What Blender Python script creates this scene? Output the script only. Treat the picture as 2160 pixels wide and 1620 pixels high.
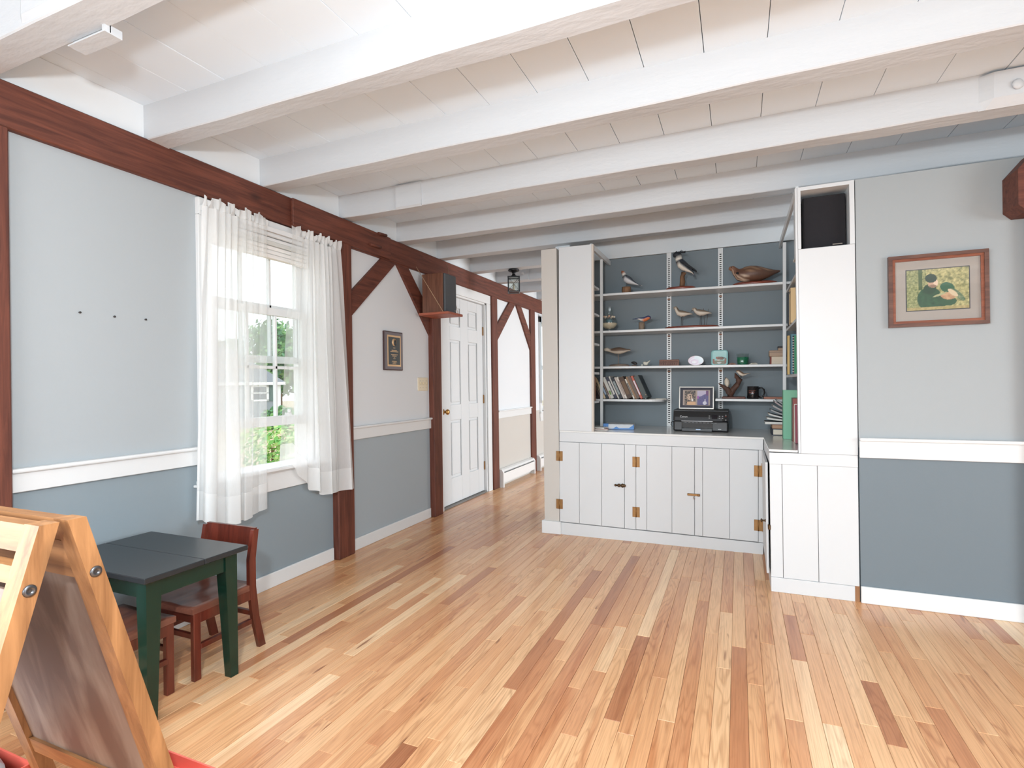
import bpy, bmesh, math, random
from mathutils import Vector, Matrix, noise
R = random.Random(7)
for o in list(bpy.data.objects): bpy.data.objects.remove(o)
scn = bpy.context.scene
COL = scn.collection
PI = math.pi

# ------------------------------------------------------------ camera
def nrm(v): return Vector(v).normalized()
VP1 = (1557., 805.); VP2 = (-1595., 848.); PCX, PCY = 1080., 810.
FPX = math.sqrt(-((VP1[0]-PCX)*(VP2[0]-PCX)+(VP1[1]-PCY)*(VP2[1]-PCY)))
_Y = nrm((VP1[0]-PCX, VP1[1]-PCY, FPX)); _X = -nrm((VP2[0]-PCX, VP2[1]-PCY, FPX)); _Z = _Y.cross(_X)
if _Z.y > 0: _Z = -_Z
CAM = Vector((0, 0, 1.15))
def wdir(v): v = Vector(v); return Vector((_X.dot(v), _Y.dot(v), _Z.dot(v)))
def P(u, v, x=None, y=None, z=None):
    d = wdir((u-PCX, v-PCY, FPX))
    if x is not None: t = (x-CAM.x)/d.x
    elif y is not None: t = (y-CAM.y)/d.y
    else: t = (z-CAM.z)/d.z
    return CAM + d*t
def proj(p):
    q = Vector(p)-CAM; c = _X*q.x+_Y*q.y+_Z*q.z
    return (PCX+FPX*c.x/c.z, PCY+FPX*c.y/c.z, c.z)
cam = bpy.data.cameras.new('camera'); camo = bpy.data.objects.new('camera', cam); COL.objects.link(camo)
r_, u_, b_ = wdir((1,0,0)), wdir((0,-1,0)), wdir((0,0,-1))
camo.matrix_world = Matrix(((r_.x,u_.x,b_.x,0),(r_.y,u_.y,b_.y,0),(r_.z,u_.z,b_.z,CAM.z),(0,0,0,1)))
cam.sensor_width = 36; cam.lens = FPX/2160*36; cam.clip_start = .05; cam.clip_end = 300
scn.camera = camo

# ------------------------------------------------------------ world, lights, exposure
scn.view_settings.view_transform = 'Standard'; scn.view_settings.look = 'None'
scn.view_settings.gamma = 1; scn.view_settings.use_curve_mapping = False
scn.view_settings.exposure = 0.64
w = bpy.data.worlds.new('sky'); scn.world = w; w.use_nodes = True
bg = w.node_tree.nodes['Background']; bg.inputs[0].default_value = (.90, .95, 1, 1); bg.inputs[1].default_value = 1.5
def area(name, loc, rot, sx, sy, power, color=(1,1,1)):
    l = bpy.data.lights.new(name, 'AREA'); l.shape = 'RECTANGLE'; l.size = sx; l.size_y = sy; l.energy = power; l.color = color
    o = bpy.data.objects.new(name, l); COL.objects.link(o); o.location = loc; o.rotation_euler = rot
    return o
# daylight through the unseen rear and side windows, plus two added fill lights
DAY = (.86, .94, 1)
TD = math.radians(32)     # downward tilt of the added far-room light
area('daylight_rear_window', (-.7, -2.46, 1.35), (PI/2-math.radians(50), 0, 0), 3.0, 1.45, 62, DAY)
area('added_fill_left_rear', (-2.40, -1.1, 1.35), (PI/2-math.radians(42), 0, -PI/2), 2.0, 1.4, 80, DAY)  # added light without a known window, evens out cabinet and pier
area('daylight_side_window', (4.0, -.2, 1.35), (PI/2-math.radians(48), 0, PI/2), 2.8, 1.4, 92, DAY)
area('added_fill_far_room', (4.06, 6.6, 1.4), (PI/2-TD, 0, PI/2), 2.4, 1.4, 225, DAY)  # invented source beyond the hall, added to brighten the door and hall walls
# the photographer's flash, held just above the camera: it throws the beam shadows on the ceiling
fl = bpy.data.lights.new('flash', 'POINT'); fl.energy = 84; fl.shadow_soft_size = .05; fl.color = (.90, .96, 1)
flo = bpy.data.objects.new('flash', fl); COL.objects.link(flo); flo.location = (-.30, -.02, 1.68)

# ------------------------------------------------------------ materials
def srgb(r, g, b):
    f = lambda c: (c/255/12.92 if c/255 <= .04045 else ((c/255+.055)/1.055)**2.4)
    return (f(r), f(g), f(b), 1)
MATS = {}
def base(name):
    m = bpy.data.materials.new(name); m.use_nodes = True; MATS[name] = m
    nt = m.node_tree; return m, nt, nt.nodes['Principled BSDF'], nt.nodes, nt.links
def mat(name, col, rough=.5, metal=0, var=.0, scale=20, bump=0, bscale=60, coat=0, spec=None, stretch=None):
    """plain procedural paint / plastic: base colour with a little noise variation and fine relief"""
    if name in MATS: return MATS[name]
    m, nt, p, N, L = base(name)
    c = col if len(col) == 4 else (*col, 1)
    p.inputs['Base Color'].default_value = c; p.inputs['Roughness'].default_value = rough; p.inputs['Metallic'].default_value = metal
    if coat: p.inputs['Coat Weight'].default_value = coat
    if spec is not None: p.inputs['Specular IOR Level'].default_value = spec
    if var or bump:
        tc = N.new('ShaderNodeTexCoord'); mp = N.new('ShaderNodeMapping'); L.new(tc.outputs['Object'], mp.inputs[0])
        if stretch: mp.inputs['Scale'].default_value = stretch
    if var:
        n = N.new('ShaderNodeTexNoise'); n.inputs['Scale'].default_value = scale; n.inputs['Detail'].default_value = 4
        L.new(mp.outputs[0], n.inputs[0])
        mx = N.new('ShaderNodeMix'); mx.data_type = 'RGBA'
        mx.inputs[6].default_value = tuple(max(0, x*(1-var)) for x in c[:3])+(1,); mx.inputs[7].default_value = tuple(min(1, x*(1+var)) for x in c[:3])+(1,)
        L.new(n.outputs['Fac'], mx.inputs[0]); L.new(mx.outputs[2], p.inputs['Base Color'])
    if bump:
        n2 = N.new('ShaderNodeTexNoise'); n2.inputs['Scale'].default_value = bscale; n2.inputs['Detail'].default_value = 3
        L.new(mp.outputs[0], n2.inputs[0])
        b = N.new('ShaderNodeBump'); b.inputs['Strength'].default_value = bump; b.inputs['Distance'].default_value = .004
        L.new(n2.outputs['Fac'], b.inputs['Height']); L.new(b.outputs[0], p.inputs['Normal'])
    return m
def wood(name, dark, light, rough=.5, axis='Y', scale=9, stretch=14, knots=.0, bump=.15, coat=0):
    """grained wood: noise pulled long along one axis, plus distorted rings and optional knots"""
    if name in MATS: return MATS[name]
    m, nt, p, N, L = base(name)
    p.inputs['Roughness'].default_value = rough
    if coat: p.inputs['Coat Weight'].default_value = coat; p.inputs['Coat Roughness'].default_value = .2
    tc = N.new('ShaderNodeTexCoord'); mp = N.new('ShaderNodeMapping'); L.new(tc.outputs['Object'], mp.inputs[0])
    s = [stretch]*3; s['XYZ'.index(axis)] = 1.0; mp.inputs['Scale'].default_value = s
    n = N.new('ShaderNodeTexNoise'); n.inputs['Scale'].default_value = scale*.35; n.inputs['Detail'].default_value = 8; n.inputs['Roughness'].default_value = .62; n.inputs['Distortion'].default_value = .6
    L.new(mp.outputs[0], n.inputs[0])
    cr = N.new('ShaderNodeValToRGB'); cr.color_ramp.elements[0].position = .32; cr.color_ramp.elements[1].position = .7
    cr.color_ramp.elements[0].color = dark; cr.color_ramp.elements[1].color = light
    L.new(n.outputs['Fac'], cr.inputs[0]); out = cr.outputs[0]
    if knots:
        v = N.new('ShaderNodeTexVoronoi'); v.inputs['Scale'].default_value = 1.0
        mp2 = N.new('ShaderNodeMapping'); s2 = [6.]*3; s2['XYZ'.index(axis)] = 2.6; mp2.inputs['Scale'].default_value = s2
        L.new(tc.outputs['Object'], mp2.inputs[0]); L.new(mp2.outputs[0], v.inputs[0])
        k = N.new('ShaderNodeValToRGB'); k.color_ramp.elements[0].position = .05; k.color_ramp.elements[1].position = .16
        k.color_ramp.elements[0].color = (knots,)*3+(1,); k.color_ramp.elements[1].color = (1,1,1,1)
        L.new(v.outputs['Distance'], k.inputs[0])
        mx = N.new('ShaderNodeMix'); mx.data_type = 'RGBA'; mx.blend_type = 'MULTIPLY'; mx.inputs[0].default_value = 1
        L.new(out, mx.inputs[6]); L.new(k.outputs[0], mx.inputs[7]); out = mx.outputs[2]
    L.new(out, p.inputs['Base Color'])
    b = N.new('ShaderNodeBump'); b.inputs['Strength'].default_value = bump; b.inputs['Distance'].default_value = .003
    L.new(n.outputs['Fac'], b.inputs['Height']); L.new(b.outputs[0], p.inputs['Normal'])
    return m
def floor_mat():
    m, nt, p, N, L = base('oak_strip')
    at = N.new('ShaderNodeAttribute'); at.attribute_name = 'seed'
    geo = N.new('ShaderNodeNewGeometry')
    sep = N.new('ShaderNodeSeparateColor'); L.new(at.outputs['Color'], sep.inputs[0])
    # shift the grain from board to board
    cmb = N.new('ShaderNodeCombineXYZ')
    for i, k in ((0, 17.), (1, 31.), (2, 9.)):
        mu = N.new('ShaderNodeMath'); mu.operation = 'MULTIPLY'; mu.inputs[1].default_value = k
        L.new(sep.outputs[i], mu.inputs[0]); L.new(mu.outputs[0], cmb.inputs[i])
    ad = N.new('ShaderNodeVectorMath'); ad.operation = 'ADD'; L.new(geo.outputs['Position'], ad.inputs[0]); L.new(cmb.outputs[0], ad.inputs[1])
    def noise(sx, sy, sc, det, dist):
        mp = N.new('ShaderNodeMapping'); mp.inputs['Scale'].default_value = (sx, sy, 1); L.new(ad.outputs[0], mp.inputs[0])
        n = N.new('ShaderNodeTexNoise'); n.inputs['Scale'].default_value = sc; n.inputs['Detail'].default_value = det; n.inputs['Distortion'].default_value = dist
        L.new(mp.outputs[0], n.inputs[0]); return n
    cr = N.new('ShaderNodeValToRGB'); e = cr.color_ramp.elements
    tones = [(0, (158,100,66)), (.14, (196,136,94)), (.36, (214,160,114)), (.62, (222,174,128)), (.86, (230,188,144)), (1, (238,206,166))]
    e[0].position = 0; e[0].color = srgb(*tones[0][1]); e[1].position = 1; e[1].color = srgb(*tones[-1][1])
    for pos, c in tones[1:-1]: x = e.new(pos); x.color = srgb(*c)
    L.new(sep.outputs[0], cr.inputs[0])
    # cathedral grain: contour lines of a smooth stretched noise field
    n1 = noise(9, .85, 1.5, 2, .25)
    mu = N.new('ShaderNodeMath'); mu.operation = 'MULTIPLY'; mu.inputs[1].default_value = 26; L.new(n1.outputs['Fac'], mu.inputs[0])
    fr = N.new('ShaderNodeMath'); fr.operation = 'PINGPONG'; fr.inputs[1].default_value = 1; L.new(mu.outputs[0], fr.inputs[0])
    g1 = N.new('ShaderNodeValToRGB'); g1.color_ramp.elements[0].position = .0; g1.color_ramp.elements[1].position = .55
    g1.color_ramp.elements[0].color = (.74,.66,.60,1); g1.color_ramp.elements[1].color = (1,1,1,1); L.new(fr.outputs[0], g1.inputs[0])
    m1 = N.new('ShaderNodeMix'); m1.data_type = 'RGBA'; m1.blend_type = 'MULTIPLY'
    L.new(sep.outputs[1], m1.inputs[0]); L.new(cr.outputs[0], m1.inputs[6]); L.new(g1.outputs[0], m1.inputs[7])
    # fine pores
    n2 = noise(220, 5, 1, 5, 0)
    g2 = N.new('ShaderNodeValToRGB'); g2.color_ramp.elements[0].position = .36; g2.color_ramp.elements[1].position = .55
    g2.color_ramp.elements[0].color = (.86,.82,.78,1); g2.color_ramp.elements[1].color = (1.04,1.03,1.02,1); L.new(n2.outputs['Fac'], g2.inputs[0])
    m2 = N.new('ShaderNodeMix'); m2.data_type = 'RGBA'; m2.blend_type = 'MULTIPLY'; m2.inputs[0].default_value = .9
    L.new(m1.outputs[2], m2.inputs[6]); L.new(g2.outputs[0], m2.inputs[7])
    # reddish heartwood streaks and dark mineral marks
    n3 = noise(12, .7, 1.6, 3, .4)
    g3 = N.new('ShaderNodeValToRGB'); g3.color_ramp.elements[0].position = .54; g3.color_ramp.elements[1].position = .74
    g3.color_ramp.elements[0].color = (1,1,1,1); g3.color_ramp.elements[1].color = (.74,.55,.44,1); L.new(n3.outputs['Fac'], g3.inputs[0])
    m3 = N.new('ShaderNodeMix'); m3.data_type = 'RGBA'; m3.blend_type = 'MULTIPLY'; m3.inputs[0].default_value = .85
    L.new(m2.outputs[2], m3.inputs[6]); L.new(g3.outputs[0], m3.inputs[7])
    n4 = noise(26, 3.2, 1.1, 2, .3)
    g4 = N.new('ShaderNodeValToRGB'); g4.color_ramp.elements[0].position = .705; g4.color_ramp.elements[1].position = .78
    g4.color_ramp.elements[0].color = (1,1,1,1); g4.color_ramp.elements[1].color = (.42,.30,.24,1); L.new(n4.outputs['Fac'], g4.inputs[0])
    m4 = N.new('ShaderNodeMix'); m4.data_type = 'RGBA'; m4.blend_type = 'MULTIPLY'; m4.inputs[0].default_value = 1
    L.new(m3.outputs[2], m4.inputs[6]); L.new(g4.outputs[0], m4.inputs[7])
    L.new(m4.outputs[2], p.inputs['Base Color'])
    p.inputs['Roughness'].default_value = .34; p.inputs['Specular IOR Level'].default_value = .5
    p.inputs['Coat Weight'].default_value = .35; p.inputs['Coat Roughness'].default_value = .16
    b = N.new('ShaderNodeBump'); b.inputs['Strength'].default_value = .05; b.inputs['Distance'].default_value = .002
    L.new(n2.outputs['Fac'], b.inputs['Height']); L.new(b.outputs[0], p.inputs['Normal'])
    return m
def painted(name='painted', rough=.5):
    if name in MATS: return MATS[name]
    m, nt, p, N, L = base(name)
    at = N.new('ShaderNodeAttribute'); at.attribute_name = 'Col'; L.new(at.outputs['Color'], p.inputs['Base Color']); p.inputs['Roughness'].default_value = rough
    return m
def glass(name, tint=(1,1,1), alpha=.12, rough=.02):
    """thin pane: mostly clear with a mirror-like skin"""
    if name in MATS: return MATS[name]
    m = bpy.data.materials.new(name); m.use_nodes = True; MATS[name] = m; nt = m.node_tree; N = nt.nodes; L = nt.links; N.clear()
    o = N.new('ShaderNodeOutputMaterial'); t = N.new('ShaderNodeBsdfTransparent'); g = N.new('ShaderNodeBsdfGlossy'); mx = N.new('ShaderNodeMixShader')
    t.inputs[0].default_value = (*tint, 1); g.inputs['Roughness'].default_value = rough; mx.inputs[0].default_value = alpha
    L.new(t.outputs[0], mx.inputs[1]); L.new(g.outputs[0], mx.inputs[2]); L.new(mx.outputs[0], o.inputs[0]); return m
def sheer(name, col, cover):
    m = bpy.data.materials.new(name); m.use_nodes = True; MATS[name] = m; nt = m.node_tree; N = nt.nodes; L = nt.links; N.clear()
    o = N.new('ShaderNodeOutputMaterial'); t = N.new('ShaderNodeBsdfTransparent'); d = N.new('ShaderNodeBsdfDiffuse'); tr = N.new('ShaderNodeBsdfTranslucent')
    a = N.new('ShaderNodeMixShader'); mx = N.new('ShaderNodeMixShader')
    d.inputs[0].default_value = col; tr.inputs[0].default_value = col; a.inputs[0].default_value = .5
    tc = N.new('ShaderNodeTexCoord'); mp = N.new('ShaderNodeMapping'); mp.inputs['Scale'].default_value = (30, 30, 2.5)
    n = N.new('ShaderNodeTexNoise'); n.inputs['Scale'].default_value = 12; L.new(tc.outputs['Object'], mp.inputs[0]); L.new(mp.outputs[0], n.inputs[0])
    mr0 = N.new('ShaderNodeMapRange'); mr0.inputs[3].default_value = cover-.05; mr0.inputs[4].default_value = cover+.05; L.new(n.outputs['Fac'], mr0.inputs[0])
    at = N.new('ShaderNodeAttribute'); at.attribute_name = 'cover'; mr = N.new('ShaderNodeMath'); mr.operation = 'ADD'; mr.use_clamp = True   # weave gathered tighter where the attribute says so
    L.new(mr0.outputs[0], mr.inputs[0]); L.new(at.outputs['Fac'], mr.inputs[1])
    L.new(d.outputs[0], a.inputs[1]); L.new(tr.outputs[0], a.inputs[2]); L.new(mr.outputs[0], mx.inputs[0])
    L.new(t.outputs[0], mx.inputs[1]); L.new(a.outputs[0], mx.inputs[2]); L.new(mx.outputs[0], o.inputs[0]); return m

def chalkboard():
    """brown board with smeared chalk dust"""
    m, nt, p, N, L = base('chalkboard_brown'); p.inputs['Roughness'].default_value = .55
    tc = N.new('ShaderNodeTexCoord'); mp = N.new('ShaderNodeMapping'); mp.inputs['Rotation'].default_value = (0, math.radians(-28), 0); mp.inputs['Scale'].default_value = (9, 1, 2.2); L.new(tc.outputs['Object'], mp.inputs[0])
    n = N.new('ShaderNodeTexNoise'); n.inputs['Scale'].default_value = 1.3; n.inputs['Detail'].default_value = 5; n.inputs['Distortion'].default_value = .5; L.new(mp.outputs[0], n.inputs[0])
    cr = N.new('ShaderNodeValToRGB'); e = cr.color_ramp.elements; e[0].position = .46; e[1].position = .74; e[0].color = srgb(106,84,74); e[1].color = srgb(158,142,130); L.new(n.outputs['Fac'], cr.inputs[0]); L.new(cr.outputs[0], p.inputs['Base Color'])
    return m
WHITE = mat('white_paint', (.70,.735,.755), .38, var=.015, scale=6, bump=.12, bscale=25)
WTRIM = mat('trim_white', (.71,.72,.72), .35)
CEILW = mat('ceiling_white', (.74,.835,.915), .55, var=.02, scale=3)  # blue tint in the white offsets warm light bounced off the floor
BEAMW = mat('beam_white', (.55,.575,.60), .5, var=.015, scale=5, bump=.55, bscale=38, stretch=(.35,1,1))
UPBLUE = mat('wall_pale_blue', (.385,.42,.44), .6, var=.012, scale=3, bump=.06, bscale=90)
LOBLUE = mat('wall_grey_blue', (.245,.295,.325), .55, var=.02, scale=3, bump=.06, bscale=90)
UPWARM = mat('wall_warm_white', (.70,.72,.74), .6, var=.012, scale=3)
LOBLUE_LIFT = mat('wall_grey_blue_lifted', (.36,.41,.44), .55, var=.015, scale=3)  # same grey-blue, lightened to make up for weak light on this wall section
BEIGE = mat('wall_beige', (.55,.52,.48), .6, var=.01, scale=4)
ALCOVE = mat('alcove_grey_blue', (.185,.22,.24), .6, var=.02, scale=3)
STAIN = lambda ax: wood('timber_'+ax, srgb(74,35,24), srgb(114,62,45), .62, ax, 9, 16, .35, .35)
DARKVOID = mat('dark_void', (.015,.014,.013), .9)
BRASS = mat('brass', srgb(196,150,92), .28, 1.0)
AGEDBRASS = mat('aged_brass', srgb(150,112,70), .45, .7, var=.2, scale=60)
BLACKM = mat('black_metal', srgb(38,38,40), .4, .5)
STEEL = mat('steel', srgb(150,150,150), .3, 1)
PAINTED = painted(); GLOSSP = painted('painted_gloss', .22)
OAK = floor_mat()

# ------------------------------------------------------------ mesh helpers
class MB:
    def __init__(s): s.bm = bmesh.new(); s.col = None
    def box(s, x0, x1, y0, y1, z0, z1, mi=0, bev=0, seg=1, mtx=None):
        vs = [s.bm.verts.new(c) for c in ((x0,y0,z0),(x1,y0,z0),(x1,y1,z0),(x0,y1,z0),(x0,y0,z1),(x1,y0,z1),(x1,y1,z1),(x0,y1,z1))]
        fs = [s.bm.faces.new([vs[i] for i in q]) for q in ((0,3,2,1),(4,5,6,7),(0,1,5,4),(1,2,6,5),(2,3,7,6),(3,0,4,7))]
        for f in fs: f.material_index = mi
        if bev:
            es = list({e for f in fs for e in f.edges})
            r = bmesh.ops.bevel(s.bm, geom=es, offset=bev, segments=seg, affect='EDGES', profile=.5)
            vs = list({v for f in r['faces'] for v in f.verts} | {v for v in vs if v.is_valid})
            for f in r['faces']: f.material_index = mi
        if mtx is not None: bmesh.ops.transform(s.bm, matrix=mtx, verts=[v for v in vs if v.is_valid])
        return s
    def poly(s, pts, mi=0):
        f = s.bm.faces.new([s.bm.verts.new(p) for p in pts]); f.material_index = mi; return s
    def prism(s, poly, d, mi=0):
        """extrude a 3D polygon along vector d"""
        d = Vector(d); a = [s.bm.verts.new(p) for p in poly]; b = [s.bm.verts.new(Vector(p)+d) for p in poly]; n = len(a)
        fs = [s.bm.faces.new(a[::-1]), s.bm.faces.new(b)] + [s.bm.faces.new((a[i], a[(i+1)%n], b[(i+1)%n], b[i])) for i in range(n)]
        for f in fs: f.material_index = mi
        return s
    def tube(s, pts, rad, n=8, mi=0, cap=True, flat=1):
        pts = [Vector(p) for p in pts]; rad = rad if hasattr(rad, '__len__') else [rad]*len(pts); rings = []
        for i, p in enumerate(pts):
            t = (pts[min(i+1, len(pts)-1)]-pts[max(i-1, 0)]).normalized()
            a = t.cross(Vector((0,0,1)) if abs(t.z) < .95 else Vector((0,1,0))).normalized(); b = t.cross(a)
            rings.append([s.bm.verts.new(p+a*math.cos(2*PI*k/n)*rad[i]+b*math.sin(2*PI*k/n)*rad[i]*flat) for k in range(n)])
        s._skin(rings, mi, cap); return s
    def _skin(s, rings, mi, cap=True, smooth=True):
        for r0, r1 in zip(rings, rings[1:]):
            n = len(r0)
            for k in range(n):
                f = s.bm.faces.new((r0[k], r0[(k+1)%n], r1[(k+1)%n], r1[k])); f.material_index = mi; f.smooth = smooth
        if cap:
            for r in (rings[0][::-1], rings[-1]):
                try: f = s.bm.faces.new(r); f.material_index = mi
                except ValueError: pass
    def lathe(s, prof, c=(0,0,0), n=20, mi=0, cap=True, sx=1, sy=1):
        c = Vector(c)
        s._skin([[s.bm.verts.new(c+Vector((r*sx*math.cos(2*PI*k/n), r*sy*math.sin(2*PI*k/n), z))) for k in range(n)] for r, z in prof], mi, cap); return s
    def loft(s, st, colfn=None, n=14, mi=0):
        """st: (x, z, half width y, half height z); body rings along x. colfn(t, up) gives a colour"""
        cl = s.bm.verts.layers.float_color.get('Col') or s.bm.verts.layers.float_color.new('Col'); rings = []
        for i, (x, z, ry, rz) in enumerate(st):
            j0, j1 = st[max(i-1, 0)], st[min(i+1, len(st)-1)]
            t = Vector((j1[0]-j0[0], 0, j1[1]-j0[1])).normalized(); up = Vector((-t.z, 0, t.x))
            if up.z < 0: up = -up
            ring = []
            for k in range(n):
                a = 2*PI*k/n; v = s.bm.verts.new(Vector((x, 0, z))+Vector((0, math.cos(a)*ry, 0))+up*math.sin(a)*rz)
                if colfn: v[cl] = colfn(i/(len(st)-1), math.sin(a))
                ring.append(v)
            rings.append(ring)
        s._skin(rings, mi); return s
    def paint(s, col):
        cl = s.bm.verts.layers.float_color.get('Col') or s.bm.verts.layers.float_color.new('Col')
        for v in s.bm.verts:
            if tuple(v[cl]) in ((0,0,0,0), (0,0,0,1)): v[cl] = col
        return s
    def build(s, name, mats, parent=None, smooth=False):
        me = bpy.data.meshes.new(name); bmesh.ops.recalc_face_normals(s.bm, faces=s.bm.faces); s.bm.to_mesh(me); s.bm.free()
        for m in (mats if isinstance(mats, (list, tuple)) else [mats]): me.materials.append(m)
        if smooth:
            for p in me.polygons: p.use_smooth = True
        o = bpy.data.objects.new(name, me); COL.objects.link(o)
        if parent is not None:
            o.parent = parent; o.matrix_parent_inverse = parent.get('_w', 0) and Matrix(((1,0,0,-parent.location.x),(0,1,0,-parent.location.y),(0,0,1,-parent.location.z),(0,0,0,1))) or Matrix.Identity(4)
        return o
def tag(o, label, cat, group=None):
    o['label'] = label; o['category'] = cat
    if group: o['group'] = group
    return o
def struct(o): o['kind'] = 'structure'; return o
def root(name, loc, label=None, cat=None, group=None, rz=0, world=False):
    """an Empty at the base of a thing; world=True: children are modelled in world coordinates"""
    o = bpy.data.objects.new(name, None); COL.objects.link(o); o.location = loc; o.rotation_euler = (0, 0, rz); o.empty_display_size = .05
    if world: o['_w'] = 1
    if label: tag(o, label, cat, group)
    return o
def sub(o, parent):
    """make a world-space mesh a sub-part (child of a part)"""
    o.parent = parent; o.matrix_parent_inverse = Matrix.Identity(4); return o
def text_mesh(txt, size, name, m, parent, loc, rot, ext=.0004):
    c = bpy.data.curves.new('txt', 'FONT'); c.body = txt; c.size = size; c.extrude = ext; c.align_x = 'CENTER'; c.align_y = 'CENTER'; c.resolution_u = 3
    t = bpy.data.objects.new('txt', c); COL.objects.link(t); bpy.context.view_layer.update()
    me = bpy.data.meshes.new_from_object(t.evaluated_get(bpy.context.evaluated_depsgraph_get())); bpy.data.objects.remove(t)
    me.name = name; me.materials.clear(); me.materials.append(m)
    o = bpy.data.objects.new(name, me); COL.objects.link(o); o.parent = parent; o.location = loc; o.rotation_euler = rot
    return o
CAB = []   # top-level objects that belong to the slightly out-of-level cabinet

# ============================================================ STRUCTURE
XL = -2.5; XR = 4.2; YB = -2.65; YE = 8.6; ZC = 2.455
YR = 3.25            # wall with the framed picture
YF = 3.92            # front of the built-in cabinet
YA = 4.60            # back of the alcove
# ---- floor: slab + oak strips
floor = struct(MB().box(XL-.2, XR+.2, YB-.2, YE+.2, -.12, -.019).build('floor', DARKVOID))
BW = .0572
boards = []
nrow = int((1.75-XL)/BW)+1
for i in range(nrow):
    x0 = XL+i*BW; y = .2-R.random()*1.2
    while y < YE:
        ln = R.choice((R.uniform(.25,.6), R.uniform(.5,1.1), R.uniform(.9,1.7))); boards.append((x0, y, min(y+ln, YE))); y += ln
def strip_bm(bm, x0, x1, y0, y1, seed):
    g, c, zb = .0004, .0011, -.019; zt = R.uniform(-.0003, .0003)
    cl = bm.verts.layers.float_color.get('seed') or bm.verts.layers.float_color.new('seed')
    lo = [bm.verts.new(p) for p in ((x0+g,y0+g,zb),(x1-g,y0+g,zb),(x1-g,y1-g,zb),(x0+g,y1-g,zb))]
    mi = [bm.verts.new(p) for p in ((x0+g,y0+g,zt-c),(x1-g,y0+g,zt-c),(x1-g,y1-g,zt-c),(x0+g,y1-g,zt-c))]
    tp = [bm.verts.new(p) for p in ((x0+g+c,y0+g+c,zt),(x1-g-c,y0+g+c,zt),(x1-g-c,y1-g-c,zt),(x0+g+c,y1-g-c,zt))]
    bm.faces.new(tp)
    for a, b in ((lo, mi), (mi, tp)):
        for k in range(4): bm.faces.new((a[k], a[(k+1)%4], b[(k+1)%4], b[k]))
    for v in lo+mi+tp: v[cl] = seed
def tone():
    t = R.random(); t = .48+.46*(t-.5)+R.gauss(0, .12)
    if R.random() < .06: t = R.uniform(0, .16)
    if R.random() < .045: t = R.uniform(.88, 1)
    return (min(1, max(0, t)), R.random()**1.5*.9+.05, R.random(), 1)
def vis(b):
    best = 0
    x, y0, y1 = b
    a = []
    for k in range(5):
        y = y0+(y1-y0)*k/4
        if y < .3: continue
        u, v, d = proj((x+BW/2, y, 0))
        if d > .2 and -60 < u < 2220 and v < 1700: a.append((u, v, d))
    if len(a) < 2: return 0
    hidden = (x > -1.27 and y0 > 3.95) or (x > .15 and y0 > YR)
    if hidden: return 0
    return math.dist(a[0][:2], a[-1][:2])*BW*FPX/(sum(q[2] for q in a)/len(a))
boards.sort(key=vis, reverse=True)
rest = bmesh.new()
for k, (x0, y0, y1) in enumerate(boards):
    if k < 296:
        bm = bmesh.new(); strip_bm(bm, x0, x0+BW, y0, y1, tone())
        me = bpy.data.meshes.new('floorboard'); bmesh.ops.recalc_face_normals(bm, faces=bm.faces); bm.to_mesh(me); bm.free(); me.materials.append(OAK)
        o = bpy.data.objects.new('floorboard', me); COL.objects.link(o); o.parent = floor
    else: strip_bm(rest, x0, x0+BW, y0, y1, tone())
x0 = XL+nrow*BW
while x0 < XR:
    strip_bm(rest, x0, x0+BW, YB, .5, tone()); strip_bm(rest, x0, x0+BW, .5, YE, tone()); x0 += BW
for i in range(nrow): strip_bm(rest, XL+i*BW, XL+(i+1)*BW, YB, -1.0, tone())
me = bpy.data.meshes.new('distant_floorboards'); bmesh.ops.recalc_face_normals(rest, faces=rest.faces); rest.to_mesh(me); rest.free(); me.materials.append(OAK)
o = bpy.data.objects.new('distant_floorboards', me); COL.objects.link(o); o.parent = floor; o['kind'] = 'stuff'

# ---- ceiling: dark void above, planks below
ceil = struct(MB().box(XL-.2, XR+.2, YB-.2, YE+.2, ZC+.024, ZC+.1).build('ceiling', DARKVOID))
seams = [XL, -2.41, -2.205, -1.982, -1.748, -1.514, -1.280, -1.050, -.812, -.577, -.343, -.108, .120, .356]
while seams[-1] < XR: seams.append(seams[-1]+.2345)
for i, (a, b) in enumerate(zip(seams, seams[1:])):
    g = .0006 if a < -1.2 else R.choice((.0011, .0017, .0024))
    g0 = .0006 if seams[max(i-1,0)] < -1.2 else .001
    z = ZC+R.uniform(-.0012, .0012)
    MB().box(a+g, b-g0, YB, YE, z, z+.022, bev=.0012).build('ceiling_plank', CEILW, ceil)

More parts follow.
